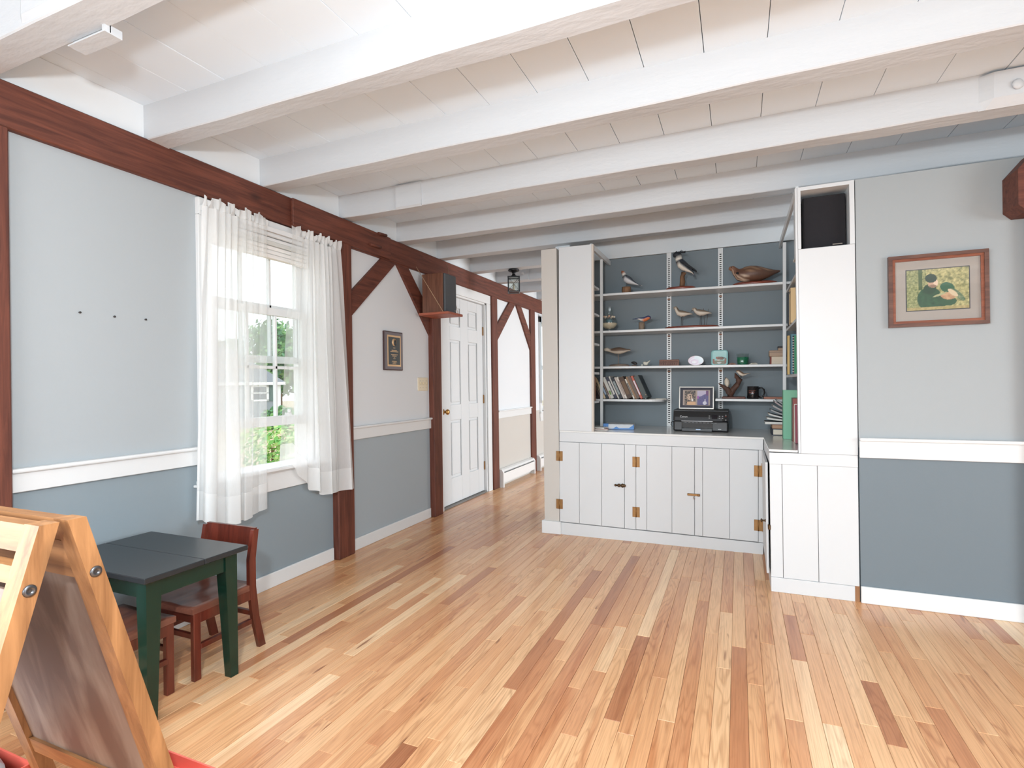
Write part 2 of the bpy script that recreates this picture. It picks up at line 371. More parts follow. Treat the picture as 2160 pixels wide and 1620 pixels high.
# ---- ceiling beams
BZ0, BZ1 = 2.30, ZC
def beam(y0, w, label, x1=XR, tilt=0, blocks=()):
    m = MB(); n = 26; g = R.random()*9
    rings = []
    for i in range(n+1):
        x = XL+(x1-XL)*i/n; j = lambda a: .0022*math.sin(x*3.1+g+a*1.7)+.0012*math.sin(x*9+a*3+g)
        dz = tilt*(x+.5)
        rings.append([m.bm.verts.new(p) for p in ((x, y0+j(0), BZ0+.004+dz+j(1)), (x, y0+.004+j(0), BZ0+dz+j(1)), (x, y0+w-.004+j(2), BZ0+dz+j(3)), (x, y0+w+j(2), BZ0+.004+dz+j(3)), (x, y0+w+j(2), BZ1+.001), (x, y0+j(0), BZ1+.001))])
    m._skin(rings, 0, True, False)
    o = tag(m.build('ceiling_beam', BEAMW), label, 'beam')
    for (bx0, bx1, dy, dz, ch, bolt) in blocks:
        b = MB(); A = y0-dy
        b.prism([(bx0, A, BZ1-.012), (bx0+ch, A-.0, BZ1-.012), (bx0+ch, A, BZ0+ch*.8-dz), (bx0+ch*.0, A+dy, BZ0-dz), (bx0, y0+.0, BZ0-dz), (bx0, y0, BZ1-.012)][:0] or [(bx0, y0, BZ1-.01), (bx0+ch, A, BZ1-.01), (bx1, A, BZ1-.01), (bx1, y0, BZ1-.01)], (0, 0, -(BZ1-BZ0-.01-ch*.8)))
        zt = BZ0+ch*.8
        b.prism([(bx0, y0, zt), (bx0+ch, A, zt), (bx1, A, zt), (bx1, y0, zt)], (0, 0, -.0005))
        vs = [b.bm.verts.new(p) for p in ((bx0,y0,zt),(bx0+ch,A,zt),(bx1,A,zt),(bx1,y0,zt),(bx0,y0,BZ0-dz),(bx0+ch*.5,y0-.001,BZ0-dz),(bx1,y0-.001,BZ0-dz),(bx1,y0,BZ0-dz))]
        for q in ((0,1,5,4),(1,2,6,5),(2,3,7,6),(4,5,6,7)): b.bm.faces.new([vs[t] for t in q])
        p = b.build('splice_block', BEAMW, o)
        if bolt:
            c = MB(); c.lathe([(.022,0),(.022,.006),(.016,.012),(.004,.014)], n=10)
            q = c.build('bolt_cap', BEAMW, None); q.parent = p; q.location = (bx0+.122, A, BZ0+.075); q.rotation_euler = (PI/2, 0, .3)
    return o
beam(.957, .104, 'white ceiling beam crossing just beside the left dark post, with a bent bracket on its far edge', tilt=.006, blocks=[(-2.07, -1.82, .012, 0, .03, False)])
beam(1.614, .100, 'white ceiling beam resting on the dark wall beam between the dark left post and the window', tilt=.004)
beam(2.259, .106, 'white ceiling beam meeting the wall just past the left edge of the window')
beam(2.915, .106, 'white ceiling beam with a stepped splice near the window and a chamfered bolted block', blocks=[(-2.03, -1.835, .014, .006, .006, False), (.968, 2.2, .03, 0, .045, True)])
beam(3.590, .108, 'white ceiling beam that runs along the top of the picture wall')
beam(4.205, .105, 'white ceiling beam that passes over the opening of the shelf alcove')
beam(4.870, .100, 'white ceiling beam that carries the black lantern in the hallway')
beam(5.50, .104, 'white ceiling beam with a bolted block, directly behind the black lantern', blocks=[(-2.29, -2.10, .02, 0, .01, True)])
beam(6.16, .104, 'white ceiling beam over the hallway door frame side, next beyond the lantern')
beam(6.82, .104, 'white ceiling beam above the last dark hallway post')
beam(7.48, .104, 'white ceiling beam at the far end of the hallway')
beam(-.35, .104, 'white ceiling beam above the bare floor behind the easel'); beam(-1.65, .104, 'white ceiling beam near the rear wall windows')
br = MB(); a = P(165,88,z=2.298); b = P(222,55,z=2.298)
br.box(-1.99, -1.80, 1.045, 1.098, 2.268, 2.272); br.box(-1.99, -1.80, 1.061, 1.064, 2.272, 2.36); br.box(-1.812, -1.80, 1.045, 1.098, 2.272, 2.295)
tag(br.build('beam_bracket', BEAMW), 'white painted angle bracket under the edge of the first white ceiling beam', 'bracket')

# ---- left wall: one mesh with window and door openings, painted in sections
WY0, WY1, WZ0, WZ1 = 1.94, 2.665, .69, 2.03      # window opening
DY0, DY1, DZ1 = 4.265, 5.225, 2.03               # door opening
wl = MB(); T = .16; RAIL = .80
def seg(y0, y1, lo, up, z0=0, z1=2.30, x=XL):
    if z0 < RAIL: wl.box(x-T, x, y0, y1, z0, min(RAIL, z1), lo)
    if z1 > RAIL: wl.box(x-T, x, y0, y1, max(RAIL, z0), z1, up)
seg(YB, -2.1, 1, 0); seg(-2.1, -.1, 1, 0, 0, .65); seg(-2.1, -.1, 1, 0, 2.05, 2.30); seg(-.1, WY0, 1, 0); seg(WY1, 2.9, 1, 0); seg(WY0, WY1, 1, 0, 0, WZ0); seg(WY0, WY1, 1, 0, WZ1, 2.30)
seg(2.9, DY0, 5, 2); seg(DY0, DY1, 4, 4, DZ1, 2.30)
seg(DY1, 6.95, 3, 2); seg(6.95, 7.75, 3, 2, 0, .78); seg(6.95, 7.75, 3, 2, 2.0, 2.30); seg(7.75, YE, 3, 2)
wl.box(XL-T, XL, YB, YE, 2.30, ZC+.03, 4)
struct(wl.build('wall_left', [UPBLUE, LOBLUE, UPWARM, BEIGE, WHITE, LOBLUE_LIFT]))
# ---- wall with the picture (stops under the beam) and the wall mass behind it
wr = MB()
wr.box(.5712, XR, YR, 3.60, 0, .80, 1); wr.box(.5712, XR, YR, 3.60, .80, 2.187, 0); wr.box(.60, XR, 3.62, 3.72, 2.187, ZC+.03, 2); wr.box(.5712, XR, 3.60, 3.72, 0, 2.187, 2)
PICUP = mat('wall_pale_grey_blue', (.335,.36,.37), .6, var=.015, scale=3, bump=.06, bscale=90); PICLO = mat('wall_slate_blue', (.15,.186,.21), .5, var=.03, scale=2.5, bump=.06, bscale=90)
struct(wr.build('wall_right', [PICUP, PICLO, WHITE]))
# ---- partition between hall and alcove, alcove back wall, unseen walls
pw = MB(); pw.box(-1.395, -1.272, YF, YA+.12, 0, 2.192, 0); pw.box(-1.395, -1.272, YF+.36, YA+.12, 2.192, ZC+.03, 1)
struct(pw.build('wall_partition', [BEIGE, WHITE]))
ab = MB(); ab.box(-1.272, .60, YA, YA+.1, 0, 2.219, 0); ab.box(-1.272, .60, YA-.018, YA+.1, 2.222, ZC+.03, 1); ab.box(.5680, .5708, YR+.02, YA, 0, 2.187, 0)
struct(ab.build('wall_alcove', [ALCOVE, WHITE]))
struct(MB().box(XL-T, XR, YE, YE+.12, 0, ZC+.03).build('wall_end', BEIGE))
# rear wall: window openings (unseen, they let the daylight in)
wb = MB(); wb.box(XL, XR, YB-.12, YB, 0, .6); wb.box(XL, XR, YB-.12, YB, 2.1, ZC+.03); wb.box(XL, -2.2, YB-.12, YB, .6, 2.1); wb.box(.8, XR, YB-.12, YB, .6, 2.1)
struct(wb.build('wall_rear', UPBLUE))
we = MB(); we.box(XR, XR+.12, YB, YE, 0, .65); we.box(XR, XR+.12, YB, YE, 2.05, ZC+.03); we.box(XR, XR+.12, YB, -1.65, .65, 2.05); we.box(XR, XR+.12, 1.25, 5.35, .65, 2.05); we.box(XR, XR+.12, 7.85, YE, .65, 2.05)
struct(we.build('wall_side', UPBLUE))

# ---- baseboards and chair rails
def baseb(name, x0, x1, y0, y1, h=.083):
    return struct(MB().box(x0, x1, y0, y1, 0, h, bev=.003).build(name, WTRIM))
baseb('baseboard_left', XL, XL+.014, 1.10, 2.815); baseb('baseboard_center', XL, XL+.014, 2.995, 4.035)
baseb('baseboard_right', .57, XR, YR-.014, YR, .086)
bp = MB(); bp.box(-1.415, -1.262, YF-.016, YF, 0, .098, bev=.003); bp.box(-1.411, -1.395, YF, YA+.12, 0, .098, bev=.003); struct(bp.build('baseboard_partition', WTRIM))
def rail(name, a, b, wall, z0=.772, z1=.862):
    m = MB()
    if wall == 'L':
        m.box(XL, XL+.018, a, b, z0, z1-.016, bev=.002); m.box(XL, XL+.034, a, b, z1-.017, z1, bev=.006, seg=2)
    else:
        m.box(a, b, YR-.018, YR, z0, z1-.016, bev=.002); m.box(a, b, YR-.032, YR, z1-.017, z1, bev=.006, seg=2)
    return struct(m.build(name, WTRIM))
rail('trim_1', 1.10, 1.862, 'L'); rail('trim_2', 2.995, 4.05, 'L', .778, .872); rail('trim_3', 5.47, 6.52, 'L', .77, .862); rail('trim_4', .572, XR, 'R', .75, .853)

# ---- timber frame on the left wall
def timber(name, pts, d, label, cat, mat_ax, bev=0):
    return tag(MB().prism(pts, d).build(name, STAIN(mat_ax)), label, cat)
def post(y0, y1, face, label, z1=2.13):
    m = MB().box(XL-.005, face, y0, y1, 0, z1, bev=.006); return tag(m.build('timber_post', STAIN('Z')), label, 'post')
post(.93, 1.095, XL+.05, 'dark stained timber post at the near end of the pale blue wall', 2.12)
post(2.822, 2.985, XL+.05, 'dark stained timber post between the window and the award plaque')
post(4.045, 4.185, XL+.05, 'dark stained timber post under the wall speaker beside the white door')
post(5.322, 5.462, XL+.03, 'dark stained timber post on the hinge side of the white door')
post(6.515, 6.665, XL+.03, 'dark stained timber post at the far end of the hallway')
pl = MB().box(XL-.005, XL+.028, .55, YE, 2.122, 2.298, bev=.006)
pb = tag(pl.build('wall_beam', STAIN('Y')), 'long dark stained timber beam running along the top of the left wall', 'beam')
sp = MB().box(XL+.028, XL+.052, 2.455, 3.44, 2.126, 2.292, bev=.004).build('splice_board', STAIN('Y'), pb)
for (u0, v0, u1, v1) in ((798,492,815,497), (780,515,803,522)):
    a = P(u0, v0, x=XL+.06); b = P(u1, v1, x=XL+.06); sub(MB().tube([a, b], .011, 7).build('peg', STAIN('Y')), sp)
def brace(a0, a1, b0, b1, label):
    """a0,a1 at the post (y,z low/high), b0,b1 at the beam"""
    x = XL-.002; return timber('timber_brace', [(x, *a0), (x, *a1), (x, *b0), (x, *b1)], (.024, 0, 0), label, 'brace', 'Y')
brace((2.98, 1.62), (2.98, 1.79), (3.37, 2.128), (3.555, 2.128), 'dark diagonal timber brace rising from the post beside the window')
brace((4.05, 1.79), (4.05, 1.585), (3.555, 2.128), (3.71, 2.128), 'dark diagonal timber brace partly hidden behind the wall speaker')
brace((5.455, 1.635), (5.455, 1.81), (5.835, 2.128), (6.015, 2.128), 'dark diagonal timber brace rising from the post at the door hinges')
brace((6.52, 1.79), (6.52, 1.59), (6.04, 2.128), (6.19, 2.128), 'dark diagonal timber brace leaning on the far hallway post')
# right-hand post and its chamfered beam end
post_r = MB().box(1.243, 1.42, YR-.06, YR, 0, 2.18, bev=.006); tag(post_r.build('timber_post', STAIN('Z')), 'dark stained timber post at the right end of the picture wall', 'post')
cb = MB().prism([(1.165, YR-.16, 2.085), (1.165, YR-.16, 1.925), (1.195, YR-.16, 1.895), (1.55, YR-.16, 1.895), (1.55, YR-.16, 2.17), (1.235, YR-.16, 2.17)], (0, .155, 0))
tag(cb.build('beam_end', STAIN('X')), 'chamfered dark timber beam end beside the top of the picture wall', 'beam')

# ---- window 1
win = struct(root('window_1', (XL, (WY0+WY1)/2, WZ0), world=True)); win['label'] = 'white double-hung window with its lower sash raised behind sheer curtains'
def wp(name, boxes, m=WTRIM, parent=win, bev=.002):
    b = MB()
    for q in boxes: b.box(*q, bev=bev)
    return b.build(name, m, parent)
wp('casing', [(XL-.01, XL+.02, 1.862, WY0, .693, 2.029), (XL-.01, XL+.02, WY1, 2.745, .693, 2.029), (XL-.01, XL+.022, 1.862, 2.745, 2.03, 2.115)])
wp('jamb', [(XL-.155, XL-.005, WY0, WY0+.018, WZ0, WZ1-.02), (XL-.155, XL-.005, WY1-.018, WY1, WZ0, WZ1-.02), (XL-.155, XL-.005, WY0, WY1, WZ1-.02, WZ1)])
wp('sill', [(XL-.15, XL+.055, 1.85, 2.76, .668, .692)], bev=.006)
wp('apron', [(XL, XL+.018, 1.87, 2.74, .555, .668)])
GL = glass('window_glass', (.97,.99,.985), .05)
def sash(xc, z0, z1, hz, bot, top):
    y0, y1 = WY0+.018, WY1-.018; st = .042; x0, x1 = xc-.017, xc+.017
    s = wp('sash', [(x0, x1, y0, y0+st, z0, z1), (x0, x1, y1-st, y1, z0, z1), (x0, x1, y0+st, y1-st, z0, z0+bot), (x0, x1, y0+st, y1-st, z1-top, z1)])
    gy0, gy1, gz0, gz1 = y0+st, y1-st, z0+bot, z1-top
    ys = [gy0+(gy1-gy0)*k/3 for k in range(4)]; zs = [gz0, hz, gz1]
    for yy in ys[1:3]: sub(MB().box(x0+.006, x1-.004, yy-.008, yy+.008, gz0, gz1, bev=.002).build('muntin', WTRIM), s)
    sub(MB().box(x0+.006, x1-.004, gy0, gy1, hz-.009, hz+.009, bev=.002).build('muntin', WTRIM), s)
    for i in range(3):
        for j in range(2): sub(MB().box(xc-.002, xc, ys[i], ys[i+1], zs[j], zs[j+1]).build('pane', GL), s)
    return s
sash(XL-.055, .925, 1.625, 1.272, .056, .044)
sash(XL-.098, 1.30, 2.005, 1.64, .042, .05)
lk = MB().box(XL-.038, XL-.022, 2.455, 2.50, .975, 1.0, bev=.003); lk.box(XL-.03, XL-.014, 2.47, 2.485, 1.0, 1.02, bev=.002); lk.build('sash_lift', WTRIM, win)
# raised fabric blind under the head of the window
bl = root('window_blind', (XL-.02, 2.30, 1.91), 'raised white cellular blind bunched at the top of the window', 'blind', world=True)
MB().box(XL-.05, XL-.004, WY0+.02, WY1-.02, 1.985, 2.01, bev=.003).build('head_rail', mat('rail_grey', (.60,.60,.57), .5), bl)
for k in range(3): MB().box(XL-.05, XL-.008-.002*k, WY0+.022, WY1-.022, 1.910+.025*k, 1.934+.025*k, bev=.006, seg=2).build('fold', mat('blind_white', (.78,.765,.74), .7), bl)

# ---- door 1
door = struct(root('door_1', (XL, (DY0+DY1)/2, 0), world=True)); door['label'] = 'white six-panel door with brass knob in the hallway'
XD = XL-.035
DW = mat('door_white', (.62,.63,.635), .4)
MB().box(XD-.045, XD-.012, DY0+.022, DY1-.024, .018, 2.012).build('slab', DW, door)
ys = [DY0+.022, 4.49, 4.70, 4.865, 5.07, DY1-.024]; zs = [.018, .262, .815, .965, 1.59, 1.725, 1.91, 2.012]
for a, b in ((0,1), (2,3), (4,5)): MB().box(XD-.012, XD, ys[a], ys[b], .018, 2.012, bev=.003).build('stile', DW, door)
for a, b in ((0,1), (2,3), (4,5), (6,7)):
    for c, d in ((1,2), (3,4)): MB().box(XD-.012, XD, ys[c], ys[d], zs[a], zs[b], bev=.003).build('rail', DW, door)
for a, b in ((1,2), (3,4), (5,6)):
    for c, d in ((1,2), (3,4)): MB().box(XD-.013, XD-.003, ys[c]+.022, ys[d]-.022, zs[a]+.022, zs[b]-.022, bev=.008).build('panel', DW, door)
kn = MB().lathe([(.027,0),(.027,.006),(.011,.010),(.011,.032),(.019,.036),(.026,.046),(.026,.056),(.018,.065),(.004,.068)], n=18).build('door_knob', BRASS)
kn.data.transform(Matrix.Translation((XD, DY0+.075, .905)) @ Matrix.Rotation(PI/2, 4, 'Y')); kn.parent = door; kn.matrix_parent_inverse = Matrix.Translation(-door.location)
for z in (.285, 1.0, 1.73): MB().box(XD-.002, XD+.012, DY1-.032, DY1-.014, z-.045, z+.045, bev=.003).build('hinge', AGEDBRASS, door)
MB().box(XL-.15, XL-.004, DY0, DY0+.02, 0, DZ1).box(XL-.15, XL-.004, DY1-.022, DY1, 0, DZ1).box(XL-.15, XL-.004, DY0, DY1, DZ1-.016, DZ1).build('door_jamb', WTRIM, door)
cs = MB().box(XL-.004, XL+.012, DY1, DY1+.09, 0, 2.029, bev=.002).box(XL-.004, XL+.012, DY0-.075, DY0, 0, 2.029, bev=.002).box(XL-.004, XL+.012, DY0-.075, DY1+.09, 2.03, 2.123, bev=.002)
cs.build('door_casing', WTRIM, door)
MB().box(XL-.15, XL-.002, DY0+.02, DY1-.02, 0, .013).build('threshold', mat('threshold_grey', (.18,.17,.16), .5), door)

# ---- hall window beyond the last post
hw = struct(root('window_2', (XL, 7.35, .78), world=True)); hw['label'] = 'white framed hallway window behind a pale curtain'
wp('casing', [(XL-.02, XL+.016, 6.87, 6.95, .70, 2.08), (XL-.02, XL+.016, 7.75, 7.83, .70, 2.08), (XL-.02, XL+.016, 6.87, 7.83, 2.0, 2.1), (XL-.1, XL+.03, 6.86, 7.84, .755, .78), (XL-.01, XL+.015, 6.88, 7.82, .65, .755)], parent=hw)
MB().box(XL-.1, XL-.096, 6.95, 7.75, .78, 2.0).build('pane', GL, hw)
wp('sash', [(XL-.115, XL-.085, 6.95, 7.0, .78, 2.0), (XL-.115, XL-.085, 7.7, 7.75, .78, 2.0), (XL-.115, XL-.085, 6.95, 7.75, 1.36, 1.42), (XL-.115, XL-.085, 6.95, 7.75, .78, .84)], parent=hw)

# ============================================================ BUILT-IN CABINET AND ALCOVE
CW = mat('cabinet_white', (.62,.635,.645), .4, var=.015, scale=5)
ZT = .777
def cab(o): CAB.append(o); return o
ct = MB(); ct.prism([(-1.268, YF, ZT-.012), (.150, YF, ZT-.012), (.150, YR+.004, ZT-.012), (.290, YR+.004, ZT-.012), (.290, YR+.036, ZT-.012), (.566, YR+.036, ZT-.012), (.566, YA-.004, ZT-.012), (-1.268, YA-.004, ZT-.012)], (0, 0, .012))
cab(tag(ct.build('countertop', mat('counter_grey', (.72,.72,.70), .18, var=.06, scale=7)), 'grey painted countertop of the built-in cabinet in the alcove', 'countertop'))
cb = cab(root('base_cabinet', (-.56, YF+.3, 0), 'white built-in base cabinet with three plank doors and brass hinges', 'cabinet', world=True))
MB().box(-1.268, .148, YF, YF+.02, .693, ZT-.0125, bev=.0015).build('top_rail', CW, cb)
MB().box(-1.268, .148, YF, YF+.02, -.019, .074, bev=.0015).build('kick_board', CW, cb)
MB().box(-1.268, -1.2645, YF, YF+.02, .078, .692).build('frame_stile', CW, cb); MB().box(-.770, -.690, YF, YF+.02, .078, .692, bev=.001).build('frame_stile', CW, cb); MB().box(.119, .148, YF, YF+.02, .078, .692, bev=.001).build('frame_stile', CW, cb)
MB().box(-1.262, .140, YF+.03, YA-.06, .0, ZT-.02).build('carcass', CW, cb)
def plank_door(parent, xs, z0, z1, y=YF, name='cabinet_door', proud=.0):
    d = MB().box(xs[0]+.002, xs[-1]-.002, y+.012, y+.022, z0, z1).build(name, CW, parent)
    for a, b in zip(xs, xs[1:]): sub(MB().box(a+.0012, b-.0012, y-proud, y+.0125, z0+.0015, z1-.0015, bev=.0015).build('plank', CW), d)
    return d
def hinge(parent, x, z, y=YF, hw=.026, hh=.037):
    h = MB().box(x-hw, x-.003, y-.0025, y+.001, z-hh, z+hh, bev=.001).box(x+.003, x+hw, y-.0025, y+.001, z-hh, z+hh, bev=.001)
    h.tube([(x, y-.004, z-hh), (x, y-.004, z+hh)], .0042, 8)
    o = h.build('hinge', AGEDBRASS); sub(o, parent)
    for sx in (-1, 1):
        for k in (-1, 0, 1):
            h.__init__(); h.lathe([(.0032,0),(.0028,.001)], n=6)
    return o
d1 = plank_door(cb, [-1.2645, -1.110, -.939, -.771], .079, .6915, proud=.004); hinge(d1, -1.266, .582, YF-.0048); hinge(d1, -1.266, .215, YF-.0048)
d2 = plank_door(cb, [-.689, -.611, -.437, -.2855], .079, .6915); hinge(d2, -.687, .568); hinge(d2, -.687, .205)
d3 = plank_door(cb, [-.2845, -.232, -.059, .118], .079, .6915, proud=.003); hinge(d3, .118, .553, YF-.004); hinge(d3, .118, .192, YF-.004)
lt = MB().tube([(-.835, YF-.014, .392), (-.772, YF-.014, .392)], [.006, .0075], 8)
for x, rr in ((-.834, .009), (-.808, .013), (-.782, .015), (-.770, .012)): lt.lathe([(.002,-rr),(rr*.8,-rr*.6),(rr,0),(rr*.8,rr*.6),(.002,rr)], (x, YF-.014, .392), 10)
sub(lt.build('latch', mat('dark_brass', srgb(92,72,52), .45, .8)), d1)
l2 = MB().box(-.333, -.252, YF-.012, YF-.003, .355, .371, bev=.003).lathe([(.009,-.008),(.009,.008)], (-.258, YF-.008, .363), 10)
l2.tube([(-.290, YF-.014, .352), (-.294, YF-.016, .340), (-.288, YF-.016, .334), (-.282, YF-.016, .340)], .0018, 6)
sub(l2.build('latch', AGEDBRASS), d3)
# side unit below the tall pier
sc = cab(root('side_cabinet', (.36, YR+.3, 0), 'white plank-fronted side cabinet below the speaker niche, its side door ajar', 'cabinet', world=True))
MB().box(.152, .566, YR, YR+.02, .697, ZT-.018, bev=.0015).build('top_rail', CW, sc)
MB().box(.152, .545, YR-.002, YR+.02, 0, .079, bev=.0015).build('kick_board', CW, sc)
MB().box(.546, .567, YR+.004, YR+.02, 0, .09).build('bare_corner', wood('raw_pine_corner', srgb(120,80,52), srgb(168,122,84), .6, 'Z'), sc)
for a, b in ((.152,.2125), (.2135,.381), (.382,.566)): MB().box(a+.0006, b-.0006, YR+.001, YR+.02, .080, .6965, bev=.0012).build('plank', CW, sc)
MB().box(.152, .172, YR+.02, YF-.002, .697, ZT-.018).box(.152, .172, YR+.02, YF, 0, .079).box(.152, .172, YF-.05, YF, .079, .697).build('side_frame', CW, sc)
MB().box(.175, .566, YR+.045, YF-.01, .0, ZT-.03).build('carcass', mat('cabinet_inside', (.35,.34,.32), .7), sc)
sd = MB(); hp = Vector((.1505, YF-.045, 0)); am = Matrix.Translation(hp) @ Matrix.Rotation(math.radians(-.5), 4, 'Z')
sd.box(-.013, 0, -.590, -.003, .085, .70, bev=.002, mtx=am); sdo = sd.build('cabinet_door', CW, sc)
k = MB().lathe([(.009,0),(.005,.006),(.005,.016),(.011,.02),(.011,.024),(.003,.027)], n=10).build('latch', mat('dark_brass', (0,0,0)))
k.data.transform(am @ Matrix.Translation((-.013, -.53, .362)) @ Matrix.Rotation(-PI/2, 4, 'Y')); sub(k, sdo)
cl = MB().box(.140, .156, YR-.001, YR+.022, .335, .362, bev=.003).build('catch', mat('dark_brass', (0,0,0)), sc)
for z in (.575, .20):
    sub(MB().box(.134, .148, YF-.05, YF-.042, z-.037, z+.037, bev=.001).build('hinge', AGEDBRASS), sdo)
# panels around the opening
pn = cab(root('alcove_panel', (-1.13, YF, ZT), 'white upright panel at the left of the shelf opening', 'panel', world=True))
MB().box(-1.270, -1.015, YF, YF+.018, ZT+.0005, 2.177, bev=.0015).build('board', CW, pn)
MB().box(-1.015, -1.000, YF+.001, YF+.03, ZT+.0005, 2.177, bev=.0015).build('edge_strip', mat('bare_edge', (.58,.51,.44), .5), pn)
MB().box(-1.035, -1.015, YF+.03, YA-.02, 2.150, 2.190, bev=.001).build('top_cleat', WTRIM, pn)
pr = cab(root('pier_panel', (.43, YR, ZT), 'tall white pier panel with a speaker niche at its top', 'panel', world=True))
MB().box(.306, .567, YR, YR+.018, ZT-.0172, 1.856, bev=.0015).build('board', CW, pr)
MB().box(.294, .3055, YR+.002, YR+.03, ZT-.0172, 2.187, bev=.0015).build('edge_strip', CW, pr)
nm = MB().box(.306, .321, YR, YR+.22, 1.857, 2.187).box(.545, .567, YR, YR+.22, 1.857, 2.187).box(.321, .545, YR, YR+.22, 2.168, 2.187).box(.306, .567, YR+.02, YR+.30, 1.846, 1.857); nm.build('niche', CW, pr)
MB().box(.300, .315, YR+.03, YA-.02, 2.165, 2.205, bev=.001).build('top_cleat', WTRIM, pr)

# ---- shelves
def shelf(x0, x1, y0, y1, zt, label, name='wall_shelf', th=.0175):
    return cab(tag(MB().box(x0, x1, y0, y1, zt-th, zt, bev=.0015).build(name, WTRIM), label, 'shelf'))
YS = 4.33; Z1, Z2, Z3, Z4, Z5 = 1.869, 1.566, 1.274, 1.008, 1.019
shelf(-1.262, .562, YS, YA-.012, Z1, 'white wall shelf in the alcove holding the kingfisher and quail carvings')
shelf(-1.262, .562, YS, YA-.012, Z2, 'white wall shelf in the alcove holding the glass vase and the sandpipers')
shelf(-1.262, .562, YS, YA-.012, Z3, 'white wall shelf in the alcove holding the green candle and wooden sign')
s4 = MB(); rr = .11
s4.prism([(-1.262, YS, Z4-.0175), (-.545-rr, YS, Z4-.0175)]+[(-.545-rr+rr*math.sin(a*PI/16), YS+rr-rr*math.cos(a*PI/16), Z4-.0175) for a in range(1, 9)]+[(-.545, YA-.012, Z4-.0175), (-1.262, YA-.012, Z4-.0175)], (0, 0, .0175))
cab(tag(s4.build('wall_shelf', WTRIM), 'short white wall shelf with a rounded corner holding the leaning books', 'shelf'))
shelf(-.165, .562, YS, YA-.012, Z5, 'short white wall shelf holding the black mug and the driftwood carving')
for z, w_ in ((1.80, 'highest'), (1.525, 'second highest'), (1.195, 'lowest')):
    shelf(.312, .566, YR+.05, YS-.04, z, f'{w_} of the white side shelves hidden behind the speaker pier', 'side_shelf')
for z, w_ in ((1.905, 'topmost'), (1.69, 'second topmost'), (1.455, 'middle'), (1.225, 'second lowest'), (.998, 'lowest')):
    shelf(-1.262, -1.040, YF+.03, YS-.06, z, f'{w_} white side shelf behind the left alcove panel', 'side_shelf')
for x in (-1.034, .302):
    lb = 'slim white shelf upright at the bookend side of the leaning books' if x < 0 else 'slim white shelf upright next to the spiral notebook and green binder'
    cab(tag(MB().box(x-.011, x+.011, YS-.016, YS-.001, ZT+.001, 2.149, bev=.001).build('shelf_upright', WTRIM), lb, 'upright'))
SLOT = mat('slot_dark', (.03,.03,.03), .6); RUST = mat('rust_edge', srgb(150,96,66), .6)
for x, lb in ((-.532, 'slotted white shelf standard behind the wooden sign'), (-.135, 'slotted white shelf standard behind the turquoise square plate')):
    r = cab(root('shelf_standard', (x, YA, ZT), lb, 'shelf standard', 'slotted shelf standards on the alcove back wall', world=True))
    MB().box(x-.019, x+.019, YA-.010, YA-.001, ZT+.001, 2.215, bev=.001).build('channel', WTRIM, r)
    MB().box(x-.0105, x+.0105, YA-.0125, YA-.0095, ZT+.02, 2.17).build('inset_strip', mat('strip_white', (.85,.85,.83), .4), r)
    q = MB(); z = ZT+.03
    while z < 2.165: q.box(x-.0075, x+.0075, YA-.0132, YA-.0124, z, z+.0085); z += .0165
    o = q.build('slot_row', SLOT, r); o['kind'] = 'stuff'
    for zz in (Z1, Z2, Z3): MB().box(x-.0105, x+.0105, YA-.02, YA-.0126, zz-.045, zz-.035).build('bracket_tip', RUST, r)

# ============================================================ THINGS ON THE SHELVES
def px(u, y, v=800): return P(u, v, y=y).x
def C(*c): return srgb(*c)
def bird(stations, colfn, parent, beak=None, eye=None, legs=(), name='body', beakc=(40,36,34), n=14):
    o = MB().loft(stations, colfn, n).build(name, PAINTED, parent, smooth=True)
    if beak: MB().tube(beak[0], beak[1], 7).build('beak', mat('beak_%d_%d_%d' % beakc, C(*beakc), .4), parent, smooth=True)
    if eye:
        for sy in (-1, 1): MB().lathe([(.0003,-eye[3]),(eye[3]*.8,-eye[3]*.6),(eye[3],0),(eye[3]*.8,eye[3]*.6),(.0003,eye[3])], (eye[0], sy*eye[1], eye[2]), 8).build('eye', mat('eye_black', (.01,.01,.01), .15), parent, smooth=True)
    for lg in legs: MB().tube(lg, .0017, 6).build('leg', mat('leg_dark', C(48,42,38), .5), parent)
    return o
def mixc(a, b, t): return tuple(a[i]+(b[i]-a[i])*t for i in range(3))+(1,)
DK, WT = C(44,48,54), C(214,208,200)
BARK = wood('log_bark', C(88,60,42), C(148,112,82), .8, 'Z', 20, 5, 0, .8)
CHERRY = wood('cherry_base', C(104,44,30), C(146,70,48), .3, 'X', 12, 10, 0, .05, .4)
def log(parent, x, r, h, z=0, m=BARK, name='log', lean=0):
    p = [(r*.94*(1+.06*math.sin(7*k)), z+h*k/4) for k in range(5)]
    o = MB().lathe(p, (x, 0, 0), 12, sx=1, sy=.9).build(name, m, parent)
    return o
def oval(parent, x, rx, ry, h, m=CHERRY): return MB().lathe([(.93,0),(1,h*.25),(.97,h*.6),(.86,h*.9),(.5,h*1.05),(.01,h*1.08)], (x, 0, 0), 28, sx=rx, sy=ry).build('base', m, parent, smooth=True)
SC = 1/265.
